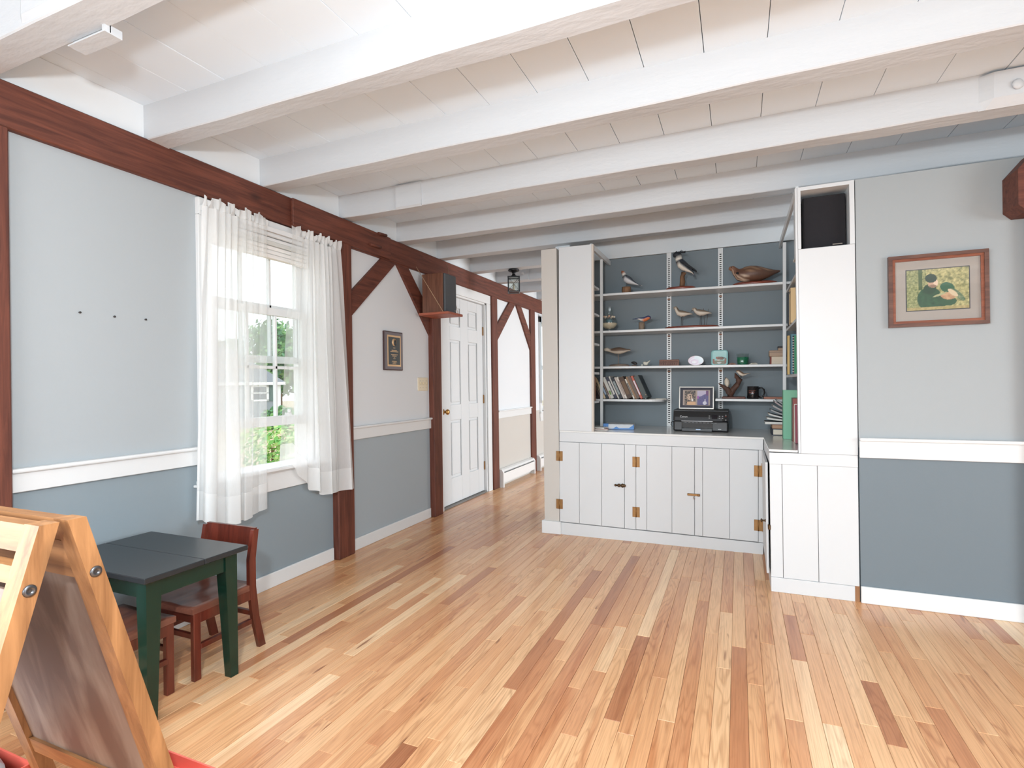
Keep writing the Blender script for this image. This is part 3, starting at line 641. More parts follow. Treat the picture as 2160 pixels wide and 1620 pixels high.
# 1 plover on a log
yb = 4.388
r = cab(root('bird_carving', (px(1320, yb), yb, Z1), 'carved bird with russet head and black collar standing on a short log', 'bird carving'))
log(r, 0, .038, .052)
bird([(-.040,.170,.003,.003),(-.037,.176,.012,.013),(-.028,.172,.0155,.016),(-.019,.155,.017,.017),(-.013,.140,.021,.020),(0,.120,.028,.029),(.022,.104,.029,.030),(.045,.090,.022,.021),(.068,.077,.014,.012),(.090,.066,.011,.006),(.112,.057,.010,.003),(.128,.052,.006,.002)],
     lambda t, u: C(150,84,52) if t < .2 and u > -.8 else (C(226,222,216) if t < .33 else (DK if .33 <= t < .42 and u < .8 else ((C(70,76,86) if u > .15 else C(196,196,198)) if t < .85 else (DK if t < .95 else C(220,220,220))))), r,
     ([(-.042,.172,0),(-.058,.168,0)], [.0035,.001]), (-.032, .0145, .176, .0028), [[(.0,.006,.098),(-.004,.006,.05)],[(.010,-.006,.094),(.006,-.006,.05)]])
# 2 kingfisher on a post, oval base
r = cab(root('bird_carving', (px(1440, yb), yb, Z1), 'carved kingfisher with shaggy dark crest on a tall stump and oval base', 'bird carving'))
oval(r, -.02, .115, .050, .024)
MB().tube([(-.012,0,.02),(-.006,0,.06),(-.008,0,.10),(.004,0,.135)], [.019,.021,.017,.020], 10).build('stump', BARK, r, smooth=True)
bird([(-.070,.258,.006,.006),(-.066,.268,.020,.022),(-.052,.276,.026,.030),(-.040,.268,.026,.030),(-.034,.240,.024,.026),(-.030,.225,.027,.029),(-.014,.202,.034,.036),(.010,.178,.034,.034),(.034,.158,.026,.024),(.054,.142,.018,.014),(.070,.128,.013,.008),(.078,.112,.010,.004)],
     lambda t, u: C(40,44,50) if t < .31 and u > -.85 else (C(228,222,212) if t < .44 else (C(46,50,58) if (t < .53 or u > -.05) else C(224,216,204))), r,
     ([(-.068,.252,0),(-.094,.238,0),(-.116,.220,0)], [.011,.007,.001]), (-.062, .022, .262, .004), [[(.002,.008,.165),(0,.006,.132)],[(.012,-.008,.160),(.008,-.006,.132)]], beakc=(34,34,36))
cr = MB()
for k in range(7): a = -.05+.010*k; cr.tube([(a, .004*(k%3-1), .288), (a+.006, .004*(k%3-1), .312-.003*abs(k-3))], [.008, .001], 6)
cr.build('crest', mat('crest_dark', C(38,41,46), .8), r)
wg = MB().prism([(-.022,.034,.214),(.02,.040,.205),(.10,.020,.140),(.098,.018,.133),(.03,.036,.172)], (0,.004,0)).prism([(-.022,-.038,.214),(.02,-.044,.205),(.10,-.024,.140),(.098,-.022,.133),(.03,-.040,.172)], (0,.004,0)); wg.build('wing', mat('crest_dark', C(38,41,46), .8), r)
MB().prism([(.058,-.006,.136),(.074,-.006,.142),(.086,-.006,.100),(.074,-.006,.096)], (0,.012,0)).build('tail', mat('tail_slate', C(70,78,88), .7), r)
# 3 quail decoy
r = cab(root('bird_decoy', (px(1590, yb), yb, Z1), 'brown speckled quail decoy resting on an oval cherry base', 'bird carving'))
oval(r, 0, .155, .052, .024)
def qcol(t, u):
    b = mixc(C(112,72,52), C(84,62,50), t); k = (math.sin(t*91+u*37)+math.sin(t*53-u*71))*.5
    if .2 < t < .5 and u < -.2 and k > .1: return C(196,172,150)
    if .42 < t < .8 and u > .2 and k > .5: return C(150,116,88)
    if t < .28: return mixc(C(150,108,84), b, t/.28)
    return mixc(b, C(60,40,32), max(0, k)*.5)
bird([(-.178,.128,.004,.004),(-.170,.134,.016,.016),(-.155,.136,.022,.021),(-.140,.124,.022,.022),(-.128,.106,.027,.030),(-.105,.088,.040,.046),(-.07,.082,.052,.058),(-.03,.084,.058,.062),(.01,.084,.057,.058),(.05,.080,.050,.050),(.09,.082,.036,.034),(.13,.086,.022,.018),(.160,.090,.012,.009),(.172,.092,.004,.003)], qcol, r,
     ([(-.177,.129,0),(-.192,.122,0)], [.007,.0015]), (-.160, .0205, .142, .0035), n=22, beakc=(96,70,52))
MB().lathe([(.0005,-.002),(.010,-.001),(.010,.001),(.0005,.002)], n=12).build('shoulder_spot', mat('eye_black', (0,0,0)), r).matrix_local = Matrix.Translation((-.118, -.040, .090)) @ Matrix.Rotation(PI/2-.5, 4, 'X')
# 4 glass vase with sand and shells
yv = 4.405
r = cab(root('glass_vase', (px(1284, yv), yv, Z2), 'round glass vase half filled with sand and shells', 'vase'))
prof = [(.040,0),(.046,.004),(.032,.016),(.034,.024),(.058,.044),(.066,.070),(.060,.098),(.044,.118),(.030,.134),(.027,.160),(.034,.200)]
MB().lathe(prof, n=28, cap=False).build('glass', glass('clear_glass', (.93,.96,.95), .10), r, smooth=True)
MB().lathe([(.003,.020),(.036,.026),(.057,.045),(.0635,.062),(.060,.068),(.001,.070)], n=24).build('sand', mat('sand', C(206,192,168), .9, var=.12, scale=200), r)
MB().lathe([(.001,.074),(.024,.074),(.026,.098),(.001,.098)], n=16).build('tealight_cup', mat('cup_blue', C(96,132,142), .4), r)
for k in range(9):
    a = 2*PI*k/9; s = MB().lathe([(.001,-.008),(.009,-.003),(.010,.002),(.005,.007),(.001,.009)], (.040*math.cos(a), .040*math.sin(a), .118+.004*(k%2)), 8, sx=1, sy=.8); s.build('shell', mat('shell_pink' if k % 2 else 'shell_cream', C(206,164,140) if k % 2 else C(224,206,186), .4), r)
# 5 bluebird on a log
r = cab(root('bird_carving', (px(1352, yb), yb, Z2), 'small carved bluebird with orange breast perched on a grey log', 'bird carving'))
log(r, 0, .024, .062, m=wood('grey_log', C(104,88,74), C(150,132,114), .8, 'Z', 18, 5, 0, .6))
bird([(.070,.088,.004,.004),(.066,.094,.012,.013),(.054,.098,.016,.017),(.040,.092,.017,.018),(.020,.084,.018,.019),(-.002,.086,.016,.015),(-.022,.092,.010,.008),(-.045,.093,.007,.004),(-.072,.091,.006,.002)],
     lambda t, u: C(46,62,104) if u > .1 else (C(196,110,66) if .12 < t < .62 else (C(210,204,196) if .55 < t < .8 else C(46,58,94))), r, ([(.070,.090,0),(.082,.087,0)], [.003,.001]), (.060, .0135, .099, .002))
# 6 pair of sandpipers
r = cab(root('bird_carving', (px(1457, yb), yb, Z2), 'pair of carved sandpipers standing on one long oval cherry base', 'bird carving'))
oval(r, 0, .205, .050, .018)
sp_ = lambda t, u: (C(122,106,90) if u > .05 else C(204,194,180)) if t > .2 else mixc(C(150,136,120), C(186,176,162), .4-u*.4)
for nm, sx, x0, hd in (('near_bird', 1, -.085, 0), ('far_bird', 1, .055, -.018)):
    z0 = .058; b0 = [(-.048,.098+hd,.003,.003),(-.044,.104+hd,.010,.011),(-.035,.106+hd,.013,.014),(-.028,.098+hd*.8,.0125,.014),(-.022,.082+hd*.5,.013,.015),(-.010,.066,.020,.022),(.012,.058,.024,.025),(.036,.056,.021,.021),(.058,.056,.014,.012),(.078,.054,.008,.006),(.094,.050,.003,.002)]
    o = bird([(x0+a, z0-.042+b+.042*(1 if 1 else 0), c, d) for a, b, c, d in b0], sp_, r, None, (x0-.038, .0118, z0+.066+hd+.042-.0, .002), [[(x0+.010,.006,z0+.036),(x0+.008,.006,.015)],[(x0+.022,-.006,z0+.036),(x0+.020,-.006,.015)]], name='sandpiper')
    zz = z0+.098+hd
    bk = [(x0-.046,0,zz),(x0-.062,0,zz-.010)] if hd else [(x0-.034,.006,zz),(x0-.024,-.012,zz-.002),(x0-.012,-.024,zz-.006)]
    sub(MB().tube(bk, [.003]+[.0009]*(len(bk)-1), 6).build('bill', mat('leg_dark', (0,0,0))), o)
rd = MB().tube([(.095,.02,.012),(.088,.02,.15)], .0014, 5).tube([(.108,.02,.012),(.124,.02,.145)], .0014, 5); rd.build('reeds', mat('reed', C(84,66,58), .7), r)
# 7 shorebird decoy on a stick
r = cab(root('bird_decoy', (px(1303, yb), yb, Z3), 'grey-brown wooden shorebird decoy on a thin stick over driftwood', 'bird carving'))
MB().lathe([(.95,0),(1,.006),(.9,.014),(.6,.020),(.02,.022)], (.005,0,0), 16, sx=.085, sy=.045).build('base', wood('driftwood_grey', C(96,80,70), C(146,128,114), .8, 'X', 14, 8, 0, .5), r)
MB().tube([(0,0,.015),(-.002,0,.112)], .0026, 6).build('stick', mat('stick', C(140,116,100), .7), r)
bird([(-.118,.136,.004,.004),(-.110,.140,.013,.014),(-.094,.142,.016,.016),(-.078,.136,.014,.013),(-.055,.132,.018,.017),(-.025,.130,.027,.026),(.010,.130,.030,.029),(.045,.130,.022,.020),(.070,.132,.013,.011),(.098,.134,.006,.006)],
     lambda t, u: C(96,78,64) if (t > .42 and u > .0) else C(196,184,168), r, ([(-.118,.136,0),(-.14,.126,0)], [.005,.001]), (-.100, .0145, .146, .0022), beakc=(60,50,46))
# 8 small figurines
r = cab(root('bird_figurine', (px(1336, 4.38), 4.38, Z3), 'tiny dark bird figurine on a pebble next to the white one', 'figurine'))
MB().lathe([(.9,0),(1,.004),(.6,.010),(.02,.011)], n=12, sx=.024, sy=.016).build('pebble', mat('pebble', C(110,92,80), .8), r)
bird([(-.022,.026,.002,.002),(-.018,.030,.007,.008),(-.008,.030,.009,.010),(.004,.026,.013,.014),(.016,.022,.010,.010),(.026,.018,.004,.003)], lambda t, u: C(34,30,30), r, ([(-.022,.026,0),(-.030,.020,0)], [.003,.001]))
r = cab(root('bird_figurine', (px(1360, 4.38), 4.38, Z3), 'tiny white bird figurine with raised tail beside the dark one', 'figurine'))
bird([(-.020,.024,.003,.003),(-.014,.027,.008,.009),(-.004,.022,.014,.016),(.010,.020,.013,.014),(.022,.032,.007,.006),(.036,.044,.008,.003)], lambda t, u: C(214,212,198), r, ([(-.019,.024,0),(-.026,.021,0)], [.003,.001]))
MB().lathe([(.001,-.008),(.008,-.004),(.008,.004),(.001,.008)], (-.026,-.004,.008), 10).build('egg', mat('figurine_white', C(214,212,198), .3), r)
# 9 carved wooden sign
r = cab(root('wooden_sign', (px(1410, 4.40), 4.40, Z3), 'small carved wooden block sign with two lines of raised lettering', 'sign'))
MB().box(-.076, .076, -.010, .010, 0, .050, bev=.003).build('block', wood('sign_wood', C(106,70,58), C(150,108,92), .6, 'X', 16, 8), r)
lt = MB(); rr = random.Random(3)
for z, n in ((.033, 9), (.015, 8)):
    for k in range(n):
        x = -.06+k*.12/(n-1); kind = rr.randrange(3)
        lt.box(x-.004, x-.002, -.0115, -.0095, z-.007, z+.007)
        if kind != 1: lt.box(x-.004, x+.004, -.0115, -.0095, z+.005, z+.007)
        if kind != 0: lt.box(x+.002, x+.004, -.0115, -.0095, z-.007, z+.007)
        lt.box(x-.004, x+.004, -.0115, -.0095, z-.001, z+.001)
lt.build('lettering', mat('sign_dark', C(70,42,36), .6), r)
# 10 agate slice
r = cab(root('agate_slice', (px(1466, 4.40), 4.40, Z3), 'polished pink and white banded stone slice propped on edge', 'stone'))
pts = [(.058*math.cos(a)*(1.02 if math.cos(a) > 0 else 1), .037+.040*math.sin(a)*(1 if math.sin(a) > 0 else .92)) for a in [2*PI*k/28 for k in range(28)]]
MB().prism([(x, -.006, z) for x, z in pts], (0, .012, 0)).build('rim', mat('agate_rim', C(126,84,74), .3), r)
pk = MB(); cl = pk.bm.verts.layers.float_color.new('Col'); ring = []
for s in (1, .93, .80, .62, .42, .2, .02):
    col = {1: C(150,110,100), .93: C(186,168,178), .80: C(178,148,172), .62: C(196,184,192), .42: C(176,142,168), .2: C(200,192,198), .02: C(206,200,204)}[s]; rg = []
    for x, z in pts:
        cx, cz = -.018, .022; v = pk.bm.verts.new((cx+(x*.96-cx)*s, -.0068, cz+((z-.037)*.95+.037-cz)*s)); v[cl] = C(164,176,182) if (x+ (z-.037)*.9 > .034 and s > .5) else col; rg.append(v)
    ring.append(rg)
pk._skin(ring, 0, False); pk.build('banded_face', GLOSSP, r)
# 11 square plate with a sparrow
r = cab(root('square_plate', (px(1516, 4.47), 4.47, Z3), 'turquoise square plate with a painted sparrow leaning on the wall', 'plate'))
def rrect(w, h, rad, y, zc, n=5):
    o = []
    for cx, cz, a0 in ((w-rad, h-rad, 0), (-w+rad, h-rad, PI/2), (-w+rad, -h+rad, PI), (w-rad, -h+rad, 1.5*PI)):
        for k in range(n+1): a = a0+PI/2*k/n; o.append((cx+rad*math.cos(a), y, zc+cz+rad*math.sin(a)))
    return o
pm = MB(); pm._skin([[pm.bm.verts.new(p) for p in rrect(w, w, .02, y, .060)] for w, y in ((.062,.004),(.062,-.002),(.058,-.006),(.050,-.001))], 0); pm.build('plate_rim', mat('turquoise_glaze', C(140,190,188), .25), r).rotation_euler = (-.12, 0, 0)
pic = MB(); cl = pic.bm.verts.layers.float_color.new('Col'); NX, NZ = 34, 34; g = []
for j in range(NZ):
    row = []
    for i in range(NX):
        a, b = i/(NX-1)*2-1, j/(NZ-1)*2-1
        c = mixc(C(150,206,204), C(176,216,212), (b+1)/2)
        if b < -.45: c = C(132,128,104)
        if b < -.2 and abs(a) > .75: c = C(150,96,78)
        e = ((a-.05)/.62)**2+((b+.05-.1*(-a))/.26)**2
        if e < 1: c = C(104,74,58) if (int((a*9+b*7)) % 2) else C(140,104,84)
        if (a+.35)**2+(b-.02)**2 < .035: c = C(156,104,84)
        if ((a+.15)/.3)**2+((b+.35)/.12)**2 < 1: c = C(206,196,184)
        if a > .3 and abs(b-.02+.35*(a-.6)) < .07: c = C(86,62,50)
        if ((a+.05)/.34)**2+((b+.78)/.12)**2 < 1: c = C(212,212,206)
        v = pic.bm.verts.new((a*.0495, -.0015, .060+b*.0495)); v[cl] = c; row.append(v)
    g.append(row)
for j in range(NZ-1):
    for i in range(NX-1): pic.bm.faces.new((g[j][i], g[j][i+1], g[j+1][i+1], g[j+1][i]))
pic.build('painted_picture', GLOSSP, r).rotation_euler = (-.12, 0, 0)
# 12 green candle, 13 shells
r = cab(root('candle', (px(1565, 4.42), 4.42, Z3), 'green candle in a clear glass tumbler', 'candle'))
MB().lathe([(.034,.003),(.038,.012),(.042,.058),(.041,.058),(.001,.056)], n=24).build('wax', mat('green_wax', C(20,120,84), .3), r, smooth=True)
MB().lathe([(.036,0),(.040,.012),(.045,.086),(.0435,.086),(.0385,.012),(.001,.003)], n=24, cap=False).build('tumbler', glass('clear_glass'), r, smooth=True)
for u, cl_, lb in ((1543, C(178,140,124), 'flat pinkish scallop shell between the plate and the candle'), (1588, C(214,206,190), 'small white shell beside the green candle')):
    m = MB(); n = 9
    for k in range(n):
        a = PI*(k+.5)/n; m.tube([(0,0,.003), (.022*math.cos(a), -.004, .003+.010*math.sin(a)), (.030*math.cos(a), -.016*math.sin(a)-.004, .004)], [.002,.0045,.002], 6)
    o = m.build('seashell', mat('shell_%d' % u, cl_, .5)); o.location = (px(u, 4.40), 4.40, Z3+.0005); cab(tag(o, lb, 'shell'))
# 14 stacked wooden boxes
r = cab(root('keepsake_box', (px(1642, 4.42), 4.42, Z3), 'cream wooden box with red sides under the tan box', 'box'))
MB().box(-.058, .045, -.05, .06, 0, .058, bev=.004).build('body', mat('cream_box', C(206,192,172), .6), r); MB().box(-.062, -.054, -.052, .062, 0, .058, bev=.002).build('red_side', mat('box_red', C(146,66,54), .5), r)
r = cab(root('keepsake_box', (px(1641, 4.42), 4.42, Z3+.0585), 'tan wooden box stacked on the cream box', 'box'))
MB().box(-.066, .045, -.05, .06, 0, .045, bev=.004).build('body', mat('tan_box', C(170,144,122), .6), r); MB().box(-.066, .045, -.052, -.05, .030, .032).build('lid_line', SLOT, r)
r = cab(root('keepsake_box', (px(1646, 4.42), 4.42, Z3+.104), 'little dark lidded box on top of the tan box', 'box'))
MB().box(-.022, .03, -.03, .03, 0, .016, bev=.002).build('body', mat('tan_box', (0,0,0)), r); MB().box(-.024, .03, -.032, .032, .0165, .030, bev=.002).build('lid', mat('lid_dark', C(40,34,34), .5), r)

# ---- leaning books on the short rounded shelf
ANG = math.radians(24)
bk = [ # thickness, height, depth, colour, band colour, words
 (.018,.190,.15,(52,42,48),None,'near-black leaning book first of the row behind the shelf upright'),
 (.012,.180,.14,(96,84,78),None,'slim taupe leaning book partly behind the shelf upright'),
 (.012,.176,.15,(214,198,170),(120,110,96),'slim cream leaning paperback between the taupe and sand-coloured books'),
 (.013,.180,.14,(206,186,152),None,'sand-coloured leaning paperback beside the charcoal book'),
 (.019,.184,.14,(52,60,68),(150,170,190),'charcoal leaning book with a pale blue spine stripe'),
 (.013,.186,.14,(210,190,172),(110,90,84),'peach-toned slim leaning book beside the off-white one'),
 (.020,.184,.14,(206,204,196),(116,150,84),'off-white leaning book with a green spine patch'),
 (.020,.188,.15,(58,62,78),(210,210,206),'dark navy leaning book with a white spine block'),
 (.011,.194,.15,(222,218,210),None,'tall slim white leaning book without any spine print'),
 (.022,.186,.15,(50,54,60),(150,160,160),'black leaning book with light spine lettering'),
 (.012,.186,.14,(204,192,184),None,'slim greyish pink leaning book beside the ivory one'),
 (.014,.188,.14,(224,216,206),(170,150,140),'ivory leaning book with faint spine lettering'),
 (.034,.182,.15,(76,54,40),(110,84,60),'thick dark brown leather-like leaning book'),
 (.010,.172,.14,(220,214,202),(80,80,80),'shorter ivory leaning book with black lettering'),
 (.013,.190,.14,(150,116,86),None,'tan leaning book with a plain spine'),
 (.020,.192,.15,(104,88,78),None,'grey-brown leaning book beside the red one'),
 (.015,.196,.15,(186,92,74),(214,206,214),'red leaning book with a pale printed spine')]
x = px(1262, YS+.05)-.012
bk = [(t_*1.2, h_*1.02, d_, c_, b2_, l_) for t_, h_, d_, c_, b2_, l_ in bk]
LG = 'books leaning on the short alcove shelf'
for i, (t, h, d, c, band, lb) in enumerate(bk):
    r = cab(root('leaning_book', (x, YS+.035+.006*(i % 3), Z4+.0005), lb, 'book', LG)); r.rotation_euler = (0, -ANG, 0)
    MB().box(0, t, 0, d, 0, h, bev=.0015).build('cover', mat('book_%d_%d_%d' % c, C(*c), .55), r)
    MB().box(.0015, t-.0015, .003, d+.001, h-.002, h+.0008).build('pages', mat('book_pages', C(214,204,186), .8), r)
    if band:
        MB().box(t*.2, t*.8, -.0006, .0008, h*.18, h*(.36 if i == 6 else .8)).build('spine_print', mat('band_%d_%d_%d' % band, C(*band), .6), r)
    x += t/math.cos(ANG)+.0006
r = cab(root('leaning_book', (x, YS+.045, Z4+.0005), 'large slate-green hardback leaning last in the row with dark cover showing', 'book', LG)); r.rotation_euler = (0, -ANG, 0)
MB().box(0, .040, 0, .19, 0, .196, bev=.002).build('cover', mat('book_slate', C(62,70,68), .5), r)
MB().box(.002, .038, .003, .186, .194, .1968).build('pages', mat('book_pages', (0,0,0)), r)
MB().box(.0405, .0415, .0, .19, .004, .194).build('board', mat('book_ink', C(36,48,56), .5), r)
r = cab(root('glass_bottle', (px(1361, YS+.03), YS+.022, Z4), 'tiny clear glass bottle in front of the slate-green book', 'bottle'))
MB().lathe([(.009,0),(.010,.004),(.010,.020),(.004,.026),(.004,.034)], n=14, cap=False).build('glass', glass('clear_glass'), r, smooth=True); MB().lathe([(.0045,.034),(.0045,.040),(.001,.041)], n=10).build('stopper', mat('cork', C(190,170,140), .8), r)
pp = MB().box(-.07, .07, -.03, .03, 0, .0025, bev=.0006).box(-.02, .055, -.022, .026, .0026, .006, bev=.0006, mtx=Matrix.Rotation(.3, 4, 'Z')); o = pp.build('folded_paper', mat('paper_white', C(222,216,206), .8)); o.location = (px(1387, YS+.07), YS+.07, Z4+.0004); cab(tag(o, 'folded white papers at the rounded end of the short shelf', 'paper'))
# dark books on the left side shelf behind the panel
for k, (c, lb) in enumerate((((44,38,48), 'dark plum book standing behind the left alcove panel'), ((150,110,84), 'tan book standing behind the left alcove panel'))):
    r = cab(root('upright_book', (-1.20+.055*k, 4.06+.10*k, .999), lb, 'book')); MB().box(0, .09, 0, .05, 0, .19, bev=.002).build('cover', mat('book_%d_%d_%d' % c, C(*c), .55), r); MB().box(.002, .088, .003, .047, .188, .1908).build('pages', mat('book_pages', (0,0,0)), r)
# ---- driftwood with two birds, mug, flat box
r = cab(root('driftwood_carving', (px(1545, yb), yb, Z5), 'two small carved birds perched on forked driftwood over a dark base', 'bird carving'))
DW_ = wood('driftwood_dark', C(62,40,32), C(104,72,58), .7, 'Z', 14, 5, 0, .5)
MB().box(-.080, .085, -.045, .045, 0, .016, bev=.006, seg=2).build('base', wood('dark_base', C(74,40,32), C(108,62,48), .4, 'X'), r)
MB().tube([(-.020,0,.014),(-.026,0,.05),(-.042,0,.072),(-.075,-.004,.096),(-.104,-.006,.116)], [.026,.028,.020,.012,.003], 10).build('driftwood', DW_, r, smooth=True)
MB().tube([(-.020,0,.03),(.0,0,.07),(.026,0,.105),(.042,0,.142),(.022,0,.165),(.012,0,.195)], [.022,.022,.020,.024,.017,.003], 10).build('driftwood', DW_, r, smooth=True)
wr_ = lambda t, u: C(122,98,78) if u > .1 else C(214,200,182)
bird([(.020,.200,.003,.003),(.026,.206,.010,.010),(.036,.205,.0125,.013),(.050,.192,.015,.016),(.066,.182,.014,.014),(.082,.184,.008,.007),(.100,.190,.004,.003),(.118,.188,.004,.002)], wr_, r, ([(.020,.201,0),(.010,.198,0)], [.0025,.0008]), (.030, .0105, .208, .0016), [[(.052,.004,.180),(.048,.004,.160)],[(.062,-.004,.174),(.054,-.004,.156)]], name='wren')
o = bird([(-.058,.150,.003,.003),(-.056,.154,.010,.009),(-.050,.150,.013,.013),(-.045,.132,.019,.019),(-.043,.112,.021,.018),(-.042,.096,.014,.010),(-.040,.086,.006,.004)], lambda t, u: C(110,92,78) if t < .3 else C(206,194,176), r, ([(-.058,-.008,.148),(-.062,-.016,.144)], [.0025,.0008]), (-.054, .010, .152, .0016), name='wren')
r = cab(root('coffee_mug', (px(1586.5, yb), yb, Z5), 'black ceramic mug with thin red lettering', 'mug'))
MB().lathe([(.001,0),(.038,0),(.041,.004),(.041,.092),(.0375,.094),(.036,.09),(.036,.008),(.001,.006)], n=32, cap=False).build('cup', mat('black_glaze', (.012,.011,.012), .12), r, smooth=True)
MB().tube([(.038,0,.080),(.058,0,.083),(.074,0,.070),(.078,0,.048),(.072,0,.026),(.056,0,.014),(.038,0,.018)], [.006,.006,.006,.006,.006,.006,.006], 8).build('handle', mat('black_glaze', (0,0,0)), r, smooth=True)
tx = MB()
for z, a0, a1 in ((.060, -2.35, -1.15), (.050, -2.35, -1.25), (.043, -2.3, -1.3)):
    n = 13
    for k in range(n):
        a = a0+(a1-a0)*k/n; b = a+(a1-a0)/n*.6
        tx.poly([(.0414*math.cos(a), .0414*math.sin(a), z), (.0414*math.cos(b), .0414*math.sin(b), z), (.0414*math.cos(b), .0414*math.sin(b), z+.0035), (.0414*math.cos(a), .0414*math.sin(a), z+.0035)])
tx.build('lettering', mat('mug_red', C(150,84,66), .5), r)
o = MB().box(-.075, .085, -.06, .06, 0, .015, bev=.002).build('wooden_tray', wood('tray_wood', C(126,76,56), C(170,112,88), .5, 'X')); o.location = (px(1632, 4.42), 4.42, Z5+.0004); cab(tag(o, 'flat reddish wooden board lying to the right of the mug', 'board'))

# ============================================================ ON THE COUNTER
YP = 4.18; XP = px(1418, YP); XP2 = px(1535, YP)+.0
r = cab(root('printer', ((XP+XP2)/2, YP, ZT), 'black inkjet printer with a small square screen on the counter', 'printer'))
W2 = (XP2-XP)/2; PB = mat('printer_black', C(26,26,28), .38, var=.05, scale=300); PG = mat('printer_grey', C(68,70,73), .45); PH = .148
MB().box(-W2, W2, .0, .30, .002, .082, bev=.012, seg=2).build('body', PB, r)
MB().prism([(-W2,.004,.0825),(-W2,.30,.0825),(-W2,.30,PH),(-W2,.034,PH)], (2*W2,0,0)).build('upper_body', PB, r)
fp = MB().prism([(-W2+.012,.0028,.082),(-W2+.012,.0325,PH-.006),(-W2+.012,.036,PH-.006),(-W2+.012,.006,.082)], (2*W2-.055,0,0)).build('front_panel', PG, r)
MB().box(-W2, W2, .034, .30, PH, PH+.012, bev=.004).build('scanner_lid', mat('printer_lid', C(46,47,50), .4), r)
tl = math.atan2(.0297, PH-.006-.082)
def on_panel(x, h): f = (h-.082)/(PH-.006-.082); return (x, .0028+.0297*f-.0008, h)
text_mesh('Canon', .021, 'lettering', mat('print_white', C(226,226,226), .4), r, on_panel(-W2+.075, .110), (PI/2-tl, 0, 0))
sm = MB().box(-.019, .019, -.0006, .0006, -.016, .016, bev=.0005).build('screen', mat('screen_black', (.006,.006,.012), .08), r); sm.location = on_panel(.098, .112); sm.rotation_euler = (-tl, 0, 0)
for (bx, bz, c) in ((.062,.118,0),(.062,.104,0),(.132,.118,0),(.132,.104,0),(.152,.118,0),(.152,.104,0),(.174,.126,0),(.174,.116,1),(.174,.092,0)):
    b = MB().box(-.0045, .0045, -.0006, .0006, -.002, .002).build('button', mat('button_red' if c else 'button_grey', C(170,80,66) if c else C(196,196,196), .4), r); b.location = on_panel(bx, bz); b.rotation_euler = (-tl, 0, 0)
MB().box(-W2+.062, W2-.11, -.0035, .004, .012, .078, bev=.002).build('paper_bay', mat('printer_gloss', (.008,.008,.009), .15), r)
MB().box(-W2+.06, W2-.108, -.006, .0, .078, .0805).build('chrome_line', STEEL, r)
for k in range(9): MB().box(-W2+.082+k*.0262, -W2+.098+k*.0262, -.0045, -.0032, .066, .069).build('vent', mat('vent_grey', C(120,120,122), .5), r)
MB().box(-W2+.062, W2-.11, -.016, .0, .004, .030, bev=.003).build('output_tray', PB, r); MB().box(-.030, .002, -.0175, -.0158, .016, .023, bev=.0006).build('tray_tab', mat('tab_blue', C(176,196,224), .3), r)
MB().box(W2-.072, W2-.05, -.001, .0006, .022, .0255).build('model_mark', mat('button_grey', (0,0,0)), r)
MB().tube([(-W2+.004,.02,.075),(-W2-.014,.02,.066),(-W2-.018,.02,.048),(-W2-.008,.02,.034)], .0028, 7).build('cable', mat('cable_black', (.012,.012,.012), .4), r)
# photo frame on the printer
r = cab(root('photo_frame', (px(1467, YP+.14), YP+.13, ZT+PH+.015), 'silver frame with two small photographs standing on the printer', 'photo frame')); r.rotation_euler = (-.17, 0, 0)
FW, FH = .126, .172
fr = MB().box(-FW, FW, -.006, .006, 0, .008, bev=.001).box(-FW, FW, -.006, .006, FH-.008, FH, bev=.001).box(-FW, -FW+.008, -.006, .006, .008, FH-.008, bev=.001).box(FW-.008, FW, -.006, .006, .008, FH-.008, bev=.001)
fr.build('frame', mat('frame_silver', C(196,192,184), .35, .3), r); MB().box(-FW+.006, FW-.006, -.001, .004, .006, FH-.006).build('mat_board', mat('mat_charcoal', C(62,62,72), .7), r); MB().box(-.098, .098, -.0022, -.001, .028, FH-.026).build('inner_mat', mat('mat_taupe', C(176,160,150), .7), r)
def print_mesh(name, w, h, nx, nz, fn, parent, loc, m=PAINTED, rot=(0,0,0)):
    b = MB(); cl = b.bm.verts.layers.float_color.new('Col'); g = []
    for j in range(nz):
        row = []
        for i in range(nx):
            a, c = i/(nx-1)*2-1, j/(nz-1)*2-1; v = b.bm.verts.new((a*w/2, 0, c*h/2)); v[cl] = fn(a, c); row.append(v)
        g.append(row)
    for j in range(nz-1):
        for i in range(nx-1): b.bm.faces.new((g[j][i], g[j][i+1], g[j+1][i+1], g[j+1][i]))
    o = b.build(name, m, parent); o.location = loc; o.rotation_euler = rot; return o
nz_ = lambda a, b, s=0: max(-1, min(1, noise.noise((a*5, b*4, s*7))*1.1+noise.noise((a*13, b*11, s*3+9))*.8))
def ph1(a, b):
    n = nz_(a*1.3, b*1.3, 1); c = C(52,50,48) if n < .1 else C(150,128,112)
    if (a+.1)**2+(b-.1)**2 < .22 and n > -.2: c = C(206,176,152)
    if b < -.55 and a > -.6: c = C(214,170,130)
    if ((a-.4)**2+(b+.3)**2) < .04: c = C(230,222,214)
    return c
def ph2(a, b):
    c = mixc(C(170,156,186), C(190,180,200), (b+1)/2) if b > .35+.2*math.sin(a*2) else mixc(C(84,78,124), C(104,96,142), nz_(a, b)*.5+.5)
    if ((a-.35)/.35)**2+((b+.72)/.25)**2 < 1 or ((a-.4)/.12)**2+((b+.4)/.25)**2 < 1: c = C(206,204,216)
    if a > .6 and b > .3: c = C(110,70,116)
    if a < -.7 and abs(b-.05) < .2: c = C(156,84,170)
    return c
print_mesh('photo_print', .080, .110, 26, 34, ph1, r, (-.045, -.0026, .086)); print_mesh('photo_print', .080, .110, 26, 34, ph2, r, (.047, -.0026, .086))
